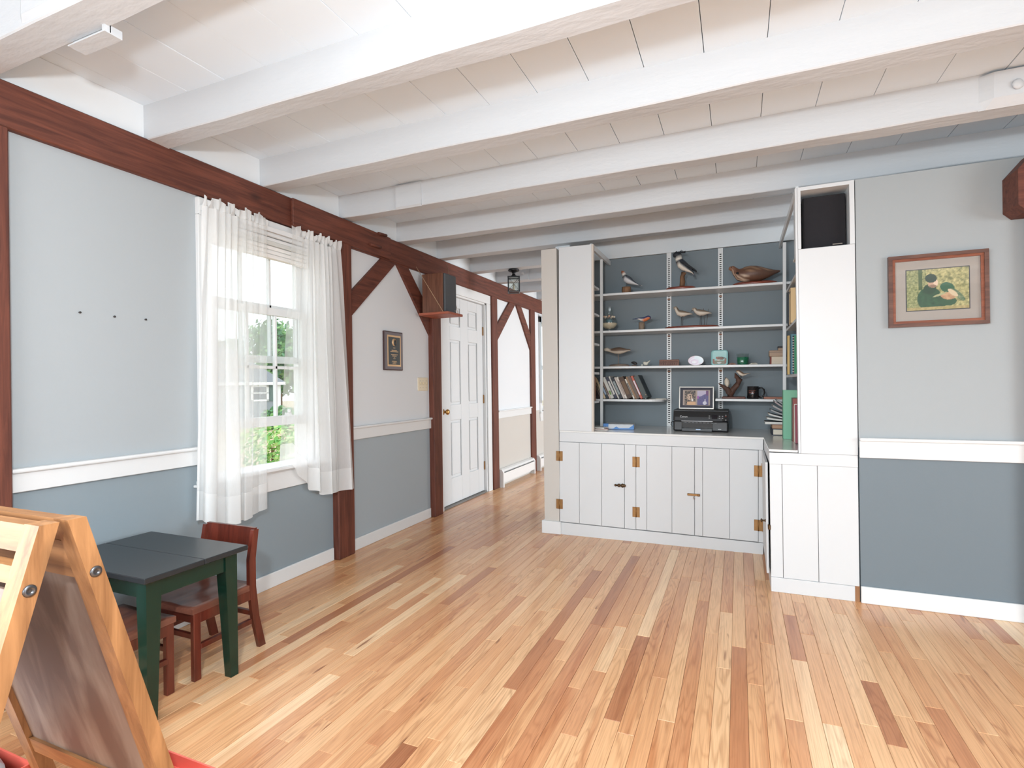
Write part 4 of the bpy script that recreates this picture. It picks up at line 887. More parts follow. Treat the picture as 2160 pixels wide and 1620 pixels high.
MB().box(-.02, .02, .0062, .05, .012, .016).build('stand', mat('mat_charcoal', (0,0,0)), r)
# wrapped package, papers
r = cab(root('wrapped_package', (px(1308, 4.22), 4.20, ZT+.001), 'small package wrapped in blue and white paper on the counter', 'package', rz=.10))
MB().box(-.125, .105, -.04, .13, 0, .042, bev=.008, seg=2).build('wrapper', mat('wrap_white', C(196,198,200), .35, var=.08, scale=60), r)
MB().prism([(-.127,-.042,.001),(-.09,-.042,.001),(-.088,-.042,.044),(-.127,-.042,.044)], (0,.05,0)).prism([(-.09,-.0425,.001),(.106,-.0425,.001),(.106,-.0425,.013),(-.02,-.0425,.010)], (0,.003,0)).prism([(.06,-.043,.006),(.107,-.043,.006),(.107,-.043,.040)], (0,.03,0)).prism([(-.05,-.0428,.008),(.0,-.0428,.008),(-.028,-.0428,.022)], (0,.003,0)).build('blue_print', mat('wrap_blue', C(40,112,178), .3), r)
r = cab(root('magazine', (px(1262, 4.10), 4.10, ZT+.0004), 'pink-edged magazine lying at the foot of the left panel', 'magazine', rz=.15)); MB().box(-.06, .07, -.05, .08, 0, .006, bev=.001).build('pages', mat('paper_white', (0,0,0)), r); MB().box(-.061, .071, -.051, .081, .0062, .0085).build('cover', mat('mag_pink', C(176,128,120), .5), r)
r = cab(root('magazine', (px(1260, 4.11), 4.11, ZT+.0095), 'white magazine on top of the pink-edged one', 'magazine', rz=-.1)); MB().box(-.055, .065, -.05, .08, 0, .010, bev=.002).build('pages', mat('paper_white', (0,0,0)), r); MB().box(-.056, .066, -.051, .081, .0102, .012).build('cover', mat('mag_white', C(210,206,200), .4), r)
# corner: stacked books, magazines, green binder, books on the side ledge
xb = px(1640, 4.30)
r = cab(root('stacked_book', (xb+.02, 4.12, ZT+.001), 'thick white-paged book with dark cover lying at the bottom of the corner pile', 'book')); MB().box(-.07, .13, -.02, .16, 0, .004).box(-.07, .13, -.02, .16, .040, .044).box(-.074, -.066, -.02, .16, 0, .044, bev=.003).build('cover', mat('book_navy', C(46,50,62), .5), r); MB().box(-.064, .126, -.016, .156, .0045, .0395).build('pages', mat('book_pages', (0,0,0)), r)
r = cab(root('stacked_book', (xb+.02, 4.13, ZT+.0455), 'brown-paged book lying on the white-paged book', 'book')); MB().box(-.07, .13, -.02, .16, 0, .026, bev=.002).build('pages', mat('book_tanpages', C(176,138,112), .7), r); MB().box(-.072, .13, -.022, .162, .0265, .030).build('cover', mat('book_maroon', C(104,52,48), .5), r)
zz = ZT+.0765; rm = random.Random(5)
for k in range(7):
    th = .010 if k else .016; c = (206,204,198) if k < 3 else (150+8*(k % 3), 150, 150)
    r = cab(root('loose_magazine', (xb-.005+.012*k, 4.12+.006*rm.random(), zz), ['white magazine at the bottom of the curled pile on the books', 'cream magazine second from the bottom of the curled pile', 'grey magazine in the lower half of the curled pile', 'dark covered magazine in the middle of the curled pile', 'striped covered magazine above the middle of the curled pile', 'black covered magazine near the top of the curled pile', 'slanting grey brochure on the very top of the curled pile'][k], 'magazine', 'magazines piled in the alcove corner'))
    m = MB(); n = 6; lift = .012*min(k, 5); top = []; bot = []
    for i in range(n+1):
        s = i/n; X_ = -.09+.20*s; zc = lift*((1-s)**2)*1.4
        for y_, L_ in ((-.02, 0),): top.append((X_, zc+th)); bot.append((X_, zc))
    m.prism([(a, -.02, b) for a, b in bot]+[(a, -.02, b) for a, b in top[::-1]], (0, .17, 0)); m.build('pages', mat('mag_%d' % k, C(*c), .6), r)
    m = MB(); m.prism([(a, -.0215, b+.0002) for a, b in top]+[(a, -.0215, b+.0016) for a, b in top[::-1]], (0, .173, 0)); m.build('cover', mat('magc_%d' % (k % 3), C(*((46,46,50), (190,190,186), (86,88,92))[k % 3]), .35), r)
    zz += th+.0022
def upbook(name, u, y, w, d, h, c, lb, z=ZT, lean=0, x=None, pages=True, rz=0):
    r = cab(root(name, (px(u, y) if x is None else x, y, z+.0008+abs(lean)*d), lb, 'book')); r.rotation_euler = (lean, 0, rz)
    MB().box(0, w, 0, .003, 0, h, bev=.0008).box(0, w, d-.003, d, 0, h, bev=.0008).box(0, .003, 0.003, d-.003, 0, h).build('cover', mat('book_%d_%d_%d' % c, C(*c), .5), r)
    if pages: MB().box(.003, w-.003, .0035, d-.0035, .003, h-.003).build('pages', mat('book_pages', (0,0,0)), r)
    return r
# spines face the room (towards -x), books stand in a row along the right side
bx = .318
r = upbook('binder', 0, 3.86, .22, .075, .315, (118,178,146), 'tall mint green binder standing at the corner of the counter', x=.262)
MB().box(.0765-.0760, .0010, .012, .020, .004, .311).build('spine_line', mat('binder_light', C(150,200,172), .5), r)
upbook('standing_book', 0, 3.74, .20, .045, .27, (92,80,70), 'grey-brown cloth book standing next to the green binder', x=.303)
upbook('standing_book', 0, 3.705, .19, .022, .265, (142,74,66), 'faded red patterned book beside the grey-brown cloth book', x=.305)
upbook('standing_book', 0, 3.672, .19, .024, .22, (196,182,164), 'beige paperback leaning beside the red patterned book', x=.308)
upbook('standing_book', 0, 3.60, .19, .018, .235, (214,206,196), 'white-backed book leaning against the beige paperback', x=.306, lean=-.16)
upbook('standing_book', 0, 3.565, .19, .030, .23, (138,54,70), 'crimson book leaning at the near end of the counter row', x=.308, lean=-.16)
# second side shelf: black and cream books; third: yellow, teal, spiral notebook
upbook('standing_book', 0, 4.05, .20, .045, .225, (36,36,42), 'black book with white lettering on the upper side shelf', z=1.525, x=.305)
upbook('standing_book', 0, 4.005, .20, .028, .215, (206,204,206), 'thin pale grey book beside the black book on the side shelf', z=1.525, x=.308)
r = upbook('standing_book', 0, 3.87, .20, .115, .225, (222,190,140), 'thick cream and yellow book with black title on the side shelf', z=1.525, x=.306)
for k in range(5): MB().box(-.0006, .0006, .018+k*.018, .029+k*.018, .196, .208).build('title_mark', SLOT, r)
for k in range(4): MB().box(.06, .115, -.0006, .0002, .04+.035*k, .046+.035*k).build('title_mark', mat('book_142_74_66', C(142,74,66)), r)
upbook('standing_book', 0, 4.02, .20, .050, .26, (206,172,104), 'golden yellow book on the lower side shelf', z=1.195, x=.300)
r = upbook('standing_book', 0, 3.90, .20, .10, .26, (74,120,136), 'teal picture book behind the spiral notebook', z=1.195, x=.310)
text_mesh('D', .030, 'title_mark', SLOT, r, (-.001, .05, .235), (PI/2, 0, -PI/2))
r = cab(root('spiral_notebook', (.312, 3.74, 1.1955), 'green spiral notebook with black binding on the lower side shelf', 'notebook'))
MB().box(.004, .20, .0, .014, 0, .235, bev=.001).build('pages', mat('book_pages', (0,0,0)), r); MB().box(.003, .201, -.003, -.0006, 0, .238).build('cover', mat('cover_green', C(24,128,82), .4), r); MB().box(-.001, .003, -.001, .05, 0, .238).build('back_cover', mat('cover_dark', C(36,38,40), .4), r); MB().box(.002, .20, .046, .05, 0, .238).build('divider', mat('cover_dark', (0,0,0)), r)
for k in range(14): MB().lathe([(.006,-.0022),(.0075,0),(.006,.0022)], (-.001, .004, .014+k*.0162), 8).build('ring', mat('ring_white', C(220,214,204), .4), r)

# niche speaker
r = cab(root('niche_speaker', (.435, YR+.05, 1.857), 'black grille loudspeaker tucked into the niche of the pier', 'speaker'))
MB().box(-.098, .103, .02, .16, .003, .290, bev=.003).build('cabinet', mat('speaker_black', (.014,.013,.015), .6), r); MB().box(-.096, .101, .008, .0198, .005, .287, bev=.004).build('grille', mat('speaker_cloth', (.012,.011,.014), .9, bump=.5, bscale=700), r); MB().box(.04, .085, .0065, .008, .018, .023).build('badge', mat('badge_silver', C(150,140,130), .4, .5), r)

# framed photograph
x0, x1, z0, z1 = .705, 1.105, 1.411, 1.767
r = root('framed_photograph', ((x0+x1)/2, YR, z0), 'brown wooden frame with a photograph of a man in dark green outdoor clothes', 'picture', world=True)
FWD = wood('frame_walnut', C(74,48,40), C(116,80,66), .4, 'X', 14, 10); FIN = wood('frame_inner', C(112,60,40), C(150,88,62), .35, 'X', 14, 10)
def frame4(x0, x1, z0, z1, w, y0, y1, name, m):
    for pts in ([(x0,z0),(x1,z0),(x1-w,z0+w),(x0+w,z0+w)], [(x0,z1),(x1,z1),(x1-w,z1-w),(x0+w,z1-w)], [(x0,z0),(x0,z1),(x0+w,z1-w),(x0+w,z0+w)], [(x1,z0),(x1,z1),(x1-w,z1-w),(x1-w,z0+w)]):
        MB().prism([(a, y0, b) for a, b in pts], (0, y1-y0, 0)).build(name, m, r)
frame4(x0, x1, z0, z1, .017, YR-.026, YR-.002, 'frame_bar', FWD); frame4(x0+.017, x1-.017, z0+.017, z1-.017, .012, YR-.020, YR-.002, 'frame_lip', FIN)
MB().box(x0+.025, x1-.025, YR-.010, YR-.006, z0+.025, z1-.025).build('mat_board', mat('mat_cream', C(166,158,150), .7), r)
px0, px1, pz0, pz1 = .783, 1.032, 1.4915, 1.6915
MB().box(px0-.004, px1+.004, YR-.0108, YR-.010, pz0-.004, pz1+.004).build('inner_line', mat('mat_navy', C(40,46,58), .6), r)
def person(a, b):
    a2 = a*1.25
    n = nz_(a*2.1, b*2.1, .5); c = mixc(C(112,118,72), C(206,196,138), .5+.55*n)
    if a < -.35: c = mixc(C(92,108,60), C(178,178,126), .5+.6*nz_(a*3, b*3, 2))
    if abs(a+.55) < .07 and b > 0: c = C(70,92,52)
    G, G2 = C(30,66,44), C(46,92,60)
    E_ = lambda x, z, rx, rz, t=0: (((a2-x)*math.cos(t)+(b-z)*math.sin(t))/rx)**2+((-(a2-x)*math.sin(t)+(b-z)*math.cos(t))/rz)**2 < 1
    if E_(.40, .05, .30, .24, -.5): c = mixc(G2, C(40,98,76), .5+.5*n)
    if E_(.82, -.32, .40, .12, -.9): c = mixc(G2, C(170,176,140), .3+.3*n)
    if E_(-.32, -.45, .50, .58) or E_(-.05, -.55, .65, .36): c = mixc(G, G2, .5+.5*n)
    if E_(-.30, .02, .26, .26): c = G
    if E_(.42, -.62, .34, .22): c = mixc(G, G2, .6)
    if E_(.42, -.36, .30, .18, -.2): c = mixc(C(166,122,88), C(206,170,130), .5+.5*n)
    if E_(.62, -.22, .26, .10, -.8): c = C(214,194,160)
    if E_(.10, -.28, .30, .05, .35): c = C(172,174,132)
    if E_(-.18, .30, .20, .22): c = C(196,158,130)
    if E_(-.06, .32, .09, .18): c = C(224,198,172)
    if E_(-.18, .16, .16, .07): c = C(140,112,92)
    if E_(-.25, .55, .24, .22, -.25) and b > .33: c = C(28,58,44)
    if b < -.86: c = mixc(C(150,140,84), C(190,170,120), .5+.5*n)
    return c
o = print_mesh('photo_print', px1-px0, pz1-pz0, 96, 78, person, None, (0,0,0)); o.data.transform(Matrix.Translation(((px0+px1)/2, YR-.0112, (pz0+pz1)/2))); o.parent = r; o.matrix_parent_inverse = Matrix.Translation(-r.location)
MB().box(x0+.026, x1-.026, YR-.0145, YR-.0135, z0+.026, z1-.026).build('glass', glass('picture_glass', (.98,.98,.98), .06, .03), r)

# ============================================================ LEFT WALL THINGS
# ---- curtains and rod
SHEER = sheer('sheer_white', (.95,.96,.955,1), .40)
HEM = sheer('sheer_hem', (.95,.96,.955,1), .74)
r = root('curtain_rod', (XL+.06, 2.35, 2.05), 'flat white curtain rod across the top of the window', 'curtain rod', world=True)
MB().box(XL+.044, XL+.052, 1.872, 2.835, 2.045, 2.072, bev=.001).build('rod', WTRIM, r)
for y in (1.866, 2.806): MB().box(XL+.0225, XL+.026, y, y+.03, 2.025, 2.108, bev=.001).box(XL+.026, XL+.044, y+.004, y+.010, 2.045, 2.072).build('bracket', WTRIM, r)
def curtain(name, label, top, bot, zb, folds, x0, seed, inner, nu=240, nv=44):
    """top/bot/zb: functions of s in 0..1 (y at the rod, y at the hem, z of the hem)"""
    rr = random.Random(seed); ph = [rr.uniform(0, 6.28) for _ in range(5)]; root_ = root(name, (x0, (top(0)+top(1))/2, zb(.5)), label, 'curtain', world=True)
    zr = 2.058
    def pt(s, t):
        # t<0 header ruffle, 0 rod pocket, 1 hem
        w = 2*PI*folds*(s+.035*math.sin(6*s+ph[0])+.02*math.sin(15*s+ph[1]))
        w2 = 2*PI*4.3*(s+.06*math.sin(5*s+ph[3])+.015*t*math.sin(9*s+ph[1]))
        den = .35+.65*min(1, abs(s-inner)/.3)                     # flatter towards the loose inner edge
        if t < 0: return (x0+.012*math.sin(w*1.35+ph[2])*den, top(s)+.006*math.sin(w*2.7), zr-t*(.050+.012*math.sin(w*.5+ph[3])+.006*math.sin(w*1.35)))
        fine = max(0, 1-t*2.6)                                    # gathers fade below the rod into a few broad folds
        amp = .55+.45*math.sin(3.3*s*2*PI*.6+ph[1])
        A1 = (.008+.006*min(1, t*6))*fine*den+.0025*den; A2 = .034*min(1, t*1.3)*den*amp
        y = top(s)+(bot(s)-top(s))*t**.85 + .012*den*min(1, t*2)*math.sin(2*w2+ph[4]) + .004*fine*math.sin(2*w)
        x = x0+.012*t + A1*math.sin(w+ph[2]) + A2*math.sin(w2+ph[0]) + .006*t*math.sin(s*9+t*3)
        return (max(x, XL+.056 if y > 2.79 or zr+(zb(s)-zr)*t < .72 else (XL+.054 if t < .06 else XL+.030)), y, zr+(zb(s)-zr)*t)
    ts = [-1, -.5]+[i/nv for i in range(nv+1)]
    def sheet(t_list, mtl, nm):
        b = MB(); cv = b.bm.verts.layers.float.new('cover'); g = [[b.bm.verts.new(pt(i/nu, t)) for i in range(nu+1)] for t in t_list]
        for row in g:
            for i, v in enumerate(row): q = min(1, max(0, (abs(i/nu-inner)-.12)/.38)); v[cv] = .46*q
        for a, c in zip(g, g[1:]):
            for i in range(nu): f = b.bm.faces.new((a[i], a[i+1], c[i+1], c[i])); f.smooth = True
        return b.build(nm, mtl, root_)
    cut = int(nv*.93)
    sheet(ts[:3], HEM, 'header'); sheet(ts[2:cut+3], SHEER, 'panel'); sheet(ts[cut+2:], HEM, 'hem')
lerp = lambda a, b, t: a+(b-a)*t
def pw(*pts):
    def f(s):
        for (a, va), (b, vb) in zip(pts, pts[1:]):
            if s <= b: return lerp(va, vb, (s-a)/(b-a))
        return pts[-1][1]
    return f
curtain('sheer_curtain', 'white sheer curtain hanging straight at the left of the window', pw((0,1.853),(.62,2.06),(1,2.245)), pw((0,1.80),(.7,2.06),(1,2.205)), pw((0,.515),(.35,.452),(.72,.452),(.85,.47),(1,.485)), 9, XL+.074, 4, 1.0)
curtain('sheer_curtain', 'white sheer curtain caught on the sill at the right of the window', pw((0,2.422),(.4,2.60),(1,2.838)), pw((0,2.285),(.16,2.40),(.3,2.55),(1,2.925)), pw((0,.702),(.14,.702),(.30,.52),(.5,.47),(1,.462)), 9, XL+.074, 9, 0.0)
o = MB().box(XL+.001, XL+.03, 1.832, 1.850, .66, .672, bev=.002).build('tieback_hook', WTRIM); tag(o, 'small white tieback hook on the wall below the chair rail', 'hook')
# hall curtain
hc = MB(); n = 60; g = []
for z in (2.09, 2.05, 1.4, .90): g.append([hc.bm.verts.new((XL+.06+.018*math.sin(i*.9)*(1 if z < 2.06 else .5), 6.86+.96*i/n, z+(.012*math.sin(i*1.7) if z > 2.06 else 0))) for i in range(n+1)])
for a, c in zip(g, g[1:]):
    for i in range(n): f = hc.bm.faces.new((a[i], a[i+1], c[i+1], c[i])); f.smooth = True
tag(hc.build('hall_curtain', sheer('sheer_blue', (.80,.86,.90,1), .95)), 'pale blue-white curtain on the hallway window', 'curtain')

# ---- nails
for (u, v), lb in (((167,659), 'small bare nail in the pale wall, nearest the dark post'), ((240,668), 'small bare nail in the pale wall, middle of three'), ((306,674), 'small bare nail in the pale wall, nearest the window')):
    p = P(u, v, x=XL); m = MB().lathe([(.003,0),(.003,.005),(.0045,.006),(.0045,.008),(.001,.009)], n=8); o = m.build('nail', mat('nail_dark', C(70,66,64), .4, .7)); o.location = (XL, p.y, p.z); o.rotation_euler = (0, PI/2, 0); tag(o, lb, 'nail')
# ---- award plaque
y0, y1, z0, z1 = 3.385, 3.625, 1.275, 1.578
r = root('award_plaque', (XL, (y0+y1)/2, z0), 'dark wooden award plaque with a black and gold engraved plate', 'plaque', world=True)
MB().box(XL+.001, XL+.022, y0, y1, z0, z1, bev=.004).build('board', mat('plaque_wood', C(62,38,38), .4), r)
MB().box(XL+.022, XL+.0226, y0+.006, y1-.006, z0+.008, z1-.008).build('face_sheen', mat('plaque_sheen', C(112,106,112), .35), r)  # grey sheen painted as a thin sheet over the dark board
MB().box(XL+.0226, XL+.0236, y0+.032, y1-.032, z0+.030, z1-.030).build('gold_border', mat('plaque_gold', C(218,184,142), .35, .4), r)
MB().box(XL+.0236, XL+.0242, y0+.044, y1-.044, z0+.044, z1-.044).build('black_plate', mat('plaque_black', C(52,60,64), .3), r)
yc = (y0+y1)/2
em = MB().lathe([(.030,0),(.030,.0008),(.002,.0009)], n=24).build('emblem', mat('plaque_gold', (0,0,0)), r); em.data.transform(Matrix.Translation((XL+.0242, yc, z1-.084)) @ Matrix.Rotation(PI/2, 4, 'Y'))
em2 = MB().lathe([(.021,0),(.021,.0006),(.002,.0007)], n=20, sx=1.1, sy=.8).build('emblem_figure', mat('plaque_black', (0,0,0)), None); em2.data.transform(Matrix.Translation((XL+.0250, yc+.010, z1-.088)) @ Matrix.Rotation(PI/2, 4, 'Y')); sub(em2, em)
tl_ = MB(); rt = random.Random(2)
for dz, hw_, th in ((.128,.014,.004),(.147,.034,.0055),(.157,.052,.0055),(.180,.043,.005),(.191,.028,.005),(.202,.008,.003),(.212,.014,.004),(.232,.030,.0035),(.238,.034,.0035),(.245,.014,.003),(.251,.024,.0035)):
    y = yc-hw_
    while y < yc+hw_: w_ = rt.uniform(.003, .008); tl_.box(XL+.0242, XL+.0246, y, min(y+w_, yc+hw_), z1-dz-th/2, z1-dz+th/2); y += w_+.0016
o = tl_.build('engraved_text', mat('plaque_gold', (0,0,0)), r); o['kind'] = 'stuff'
# ---- switch plate
y0, y1, z0, z1 = 3.862, 4.022, 1.108, 1.222
r = root('switch_plate', (XL, (y0+y1)/2, z0), 'ivory triple light switch plate beside the dark door post', 'light switch', world=True)
IV = mat('ivory', C(222,210,184), .35); MB().box(XL, XL+.006, y0, y1, z0, z1, bev=.003).build('plate', IV, r)
for k in range(3):
    yy = y0+.034+.046*k; MB().box(XL+.006, XL+.016, yy-.005, yy+.005, 1.160, 1.182, bev=.002).build('toggle', mat('toggle_ivory', C(206,190,158), .35), r)
    for zz in (1.135, 1.195): MB().lathe([(.003,0),(.003,.001)], (0,0,0), 6).build('screw', STEEL, r).data.transform(Matrix.Translation((XL+.006, yy, zz)) @ Matrix.Rotation(PI/2, 4, 'Y'))
# ---- wall speaker on its hanging shelf
r = root('speaker_shelf', (XL+.17, 3.945, 1.737), 'reddish wooden shelf hung by cords under the wall speaker', 'shelf', world=True)
MB().box(XL+.052, XL+.335, 3.815, 4.065, 1.737, 1.757, bev=.002).build('board', wood('shelf_red', C(146,74,52), C(178,104,80), .5, 'X'), r)
a = P(932, 657, y=3.815); b = P(878, 563, x=XL+.056)
MB().tube([(XL+.29, 3.812, 1.752), b], .0022, 6).build('cord', mat('cord', C(178,150,120), .8), r); MB().tube([(XL+.29, 4.068, 1.752), (XL+.032, 4.33, 2.27)], .0022, 6).build('cord', mat('cord', (0,0,0)), r)
r = root('wall_speaker', (XL+.17, 3.95, 1.7575), 'wood-veneer loudspeaker with dark grille standing on the hanging shelf', 'speaker', world=True)
MB().box(XL+.064, XL+.262, 3.856, 4.052, 1.7578, 2.086, bev=.002).build('cabinet', wood('veneer', C(88,54,40), C(122,80,60), .45, 'Z', 12, 18), r)
MB().box(XL+.264, XL+.284, 3.858, 4.050, 1.762, 2.082, bev=.007).build('grille', mat('grille_grey', C(84,88,92), .85, bump=.3, bscale=600), r); MB().box(XL+.284, XL+.2855, 4.012, 4.036, 1.782, 1.790).build('badge', mat('badge_silver', (0,0,0)), r)
# ---- baseboard heaters
HTW = mat('heater_white', (.78,.775,.765), .35, 0)
def heater(y0, y1, label):
    r = root('baseboard_heater', (XL+.04, (y0+y1)/2, 0), label, 'heater', world=True)
    MB().box(XL+.001, XL+.012, y0+.03, y1-.03, .02, .195).build('back_panel', HTW, r)
    MB().prism([(XL+.062, y0+.03, .055), (XL+.066, y0+.03, .055), (XL+.066, y0+.03, .158), (XL+.062, y0+.03, .158)], (0, y1-y0-.06, 0)).build('front_panel', HTW, r)
    MB().prism([(XL+.012, y0+.03, .195), (XL+.012, y0+.03, .201), (XL+.048, y0+.03, .192), (XL+.064, y0+.03, .176), (XL+.062, y0+.03, .172), (XL+.044, y0+.03, .186)], (0, y1-y0-.06, 0)).build('top_cover', HTW, r)
    MB().prism([(XL+.030, y0+.03, .165), (XL+.058, y0+.03, .172), (XL+.058, y0+.03, .174), (XL+.030, y0+.03, .167)], (0, y1-y0-.06, 0)).build('damper', HTW, r)
    MB().box(XL+.014, XL+.055, y0+.04, y1-.04, .07, .12).build('fins', mat('fin_metal', (.2,.2,.2), .4, .8), r)
    for y in (y0, y1-.03): MB().prism([(XL+.001, y, 0), (XL+.069, y, 0), (XL+.069, y, .165), (XL+.050, y, .198), (XL+.001, y, .206)], (0, .03, 0)).build('end_cap', HTW, r)
heater(5.475, 6.50, 'white baseboard heater between the two hallway posts'); heater(6.70, 8.2, 'white baseboard heater under the hallway window')
# ---- lantern
r = root('ceiling_lantern', (-2.045, 4.925, 2.065), 'black metal box lantern with crossed glass panes on the hallway beam', 'ceiling light')
MB().lathe([(.052,.232),(.058,.222),(.050,.212),(.022,.204),(.014,.192),(.018,.176),(.034,.168),(.036,.158),(.02,.152)], n=24).build('canopy', BLACKM, r, smooth=True)
r.rotation_euler = (0, 0, .38)
b = MB(); hw_ = .055
for sx in (-1, 1):
    for sy in (-1, 1): b.box(sx*hw_-.005, sx*hw_+.005, sy*hw_-.005, sy*hw_+.005, .004, .148)
for z in (.002, .146):
    for s in (-1, 1): b.box(-hw_-.006, hw_+.006, s*hw_-.006, s*hw_+.006, z, z+.011); b.box(s*hw_-.006, s*hw_+.006, -hw_+.006, hw_-.006, z, z+.011)
b.box(-hw_, hw_, -hw_, hw_, .150, .156); cage = b.build('cage', BLACKM, r)
for k in range(4):
    M_ = Matrix.Rotation(PI/2*k, 4, 'Z'); x = MB().tube([(-hw_, -hw_, .012), (hw_, -hw_, .146)], .0016, 5).tube([(hw_, -hw_, .012), (-hw_, -hw_, .146)], .0016, 5).build('cross_bars', BLACKM, r); x.data.transform(M_)
    x = MB().box(-hw_, hw_, -hw_+.002, -hw_+.003, .012, .146).build('pane', glass('lantern_glass', (.95,.97,.96), .10), r); x.data.transform(M_)
MB().lathe([(.011,.03),(.011,.075),(.004,.078),(.007,.088),(.003,.104)], n=10).build('candle_bulb', mat('candle_ivory', C(200,190,170), .5), r)

# ============================================================ TABLE, CHAIRS, EASEL
tx0, tx1, ty0, ty1, tz = -2.445, -1.848, 1.176, 1.590, .512
r = root('kids_table', ((tx0+tx1)/2, (ty0+ty1)/2, 0), 'small child table with slate grey top and dark green legs', 'table', world=True)
SLATE = mat('slate_top', C(36,40,43), .32, var=.10, scale=9); GREEN = mat('green_paint', C(9,44,33), .25, var=.15, scale=30)
ym = (ty0+ty1)/2+.015
for a, b in ((ty0, ym-.0004), (ym+.0004, ty1)): MB().box(tx0, tx1, a, b, tz-.020, tz, bev=.0025).build('table_top', SLATE, r)
for x0, x1, y0, y1 in ((tx0+.05, tx1-.05, ty0+.032, ty0+.050), (tx0+.05, tx1-.05, ty1-.050, ty1-.032), (tx0+.035, tx0+.053, ty0+.05, ty1-.05), (tx1-.046, tx1-.030, ty0+.05, ty1-.05)):
    MB().box(x0, x1, y0, y1, tz-.085, tz-.0205).build('apron', GREEN, r)
for x, sx in ((tx0+.024, 1), (tx1-.024, -1)):
    for y, sy in ((ty0+.020, 1), (ty1-.034, -1)):
        b = MB(); w, wb = .052*sx, .036*sx; v, vb = .052*sy, .036*sy
        rings = [[b.bm.verts.new(p) for p in ((x, y, z), (x+q*sx, y, z), (x+q*sx, y+q*sy, z), (x, y+q*sy, z))] for z, q in ((0,.034),(.42,.052),(tz-.0205,.052))]
        b._skin(rings, 0, True, False); b.build('leg', GREEN, r)
CH = wood('chair_cherry', C(72,27,18), C(110,47,33), .32, 'Z', 9, 9, 0, .06, .3); CHS = wood('chair_seat', C(96,54,44), C(130,84,68), .3, 'Y', 8, 9, 0, .05, .4)
def chair(name, loc, rz, label):
    """front towards -y, origin below the seat centre"""
    r = root(name, loc, label, 'chair', rz=rz)
    W, D, H = .150, .140, .290
    s = MB(); n = 12; top = []; bot = []
    for j in range(n+1):
        y = -D-.015+(2*D+.02)*j/n
        top.append([]); bot.append([])
        for i in range(n+1):
            x = -W-.008+(2*W+.016)*i/n; a, b = x/W, y/D
            dip = -.012*max(0, 1-abs(abs(a)-.45)/.45)*max(0, 1-abs(b+.1)*.8)
            top[j].append(s.bm.verts.new((x, y, H+dip-.006*max(0, -b-.75)))); bot[j].append(s.bm.verts.new((x, y, H-.024)))
    for j in range(n):
        for i in range(n):
            f = s.bm.faces.new((top[j][i], top[j][i+1], top[j+1][i+1], top[j+1][i])); f.smooth = True
            s.bm.faces.new((bot[j][i], bot[j+1][i], bot[j+1][i+1], bot[j][i+1]))
    for j in range(n): s.bm.faces.new((top[j][0], top[j+1][0], bot[j+1][0], bot[j][0])); s.bm.faces.new((top[j][n], bot[j][n], bot[j+1][n], top[j+1][n]))
    for i in range(n): s.bm.faces.new((top[0][i], bot[0][i], bot[0][i+1], top[0][i+1])); s.bm.faces.new((top[n][i], top[n][i+1], bot[n][i+1], bot[n][i]))
    s.build('seat', CHS, r)
    for sx in (-1, 1):
        MB().box(sx*W-.016 if sx > 0 else -W-.006, sx*W+.006 if sx > 0 else -W+.016, -D-.008, -D+.022, 0, H-.024, bev=.002).build('leg', CH, r)
        pts = [(.052,0),(.020,.14),(.004,.28),(.004,.40),(.022,.525)]; w = .034
        poly = [(0, D+y, z) for y, z in pts]+[(0, D+y-w*(.85 if z > .4 else 1), z) for y, z in pts[::-1]]
        MB().prism([(sx*W-.009 if sx > 0 else -W-.009, y, z) for _, y, z in poly], (.018, 0, 0)).build('leg', CH, r)
        MB().box(sx*W-.009, sx*W+.009, -D+.02, D-.02, .120, .140, bev=.001).build('stretcher', CH, r)
        MB().box(sx*W-.008, sx*W+.008, -D+.02, D-.01, H-.065, H-.0245, bev=.001).build('side_rail', CH, r)
    MB().box(-W+.014, W-.014, D-.012, D+.004, .150, .170, bev=.001).build('stretcher', CH, r); MB().box(-W+.014, W-.014, -D+.0, -D+.016, H-.065, H-.0245, bev=.001).build('front_rail', CH, r); MB().box(-W+.014, W-.014, -D+.002, -D+.016, .160, .180, bev=.001).build('stretcher', CH, r)
    b = MB(); N_ = 10
    def bp(i, z, th): x = -W+2*W*i/N_; return (x, D+.002+.020*(1-(x/W)**2)+(.004 if z < .47 else .012)+th, z+(.006*(x/W)**2 if z > .5 else 0))
    g = [[b.bm.verts.new(bp(i, z, th)) for i in range(N_+1)] for z, th in ((.445,-.007),(.525,-.007),(.525,.007),(.445,.007))]
    for k in range(4):
        for i in range(N_): b.bm.faces.new((g[k][i], g[k][i+1], g[(k+1)%4][i+1], g[(k+1)%4][i]))
    b.bm.faces.new([g[k][0] for k in range(4)]); b.bm.faces.new([g[k][N_] for k in range(4)][::-1])
    b.build('backrest', CH, r); return r
chair('kids_chair', (-2.132, 1.592, 0), 0, 'small cherry-red wooden child chair on the window side of the table')
chair('kids_chair', (-2.140, 1.222, 0), PI, 'small cherry-red wooden child chair pushed in behind the easel')
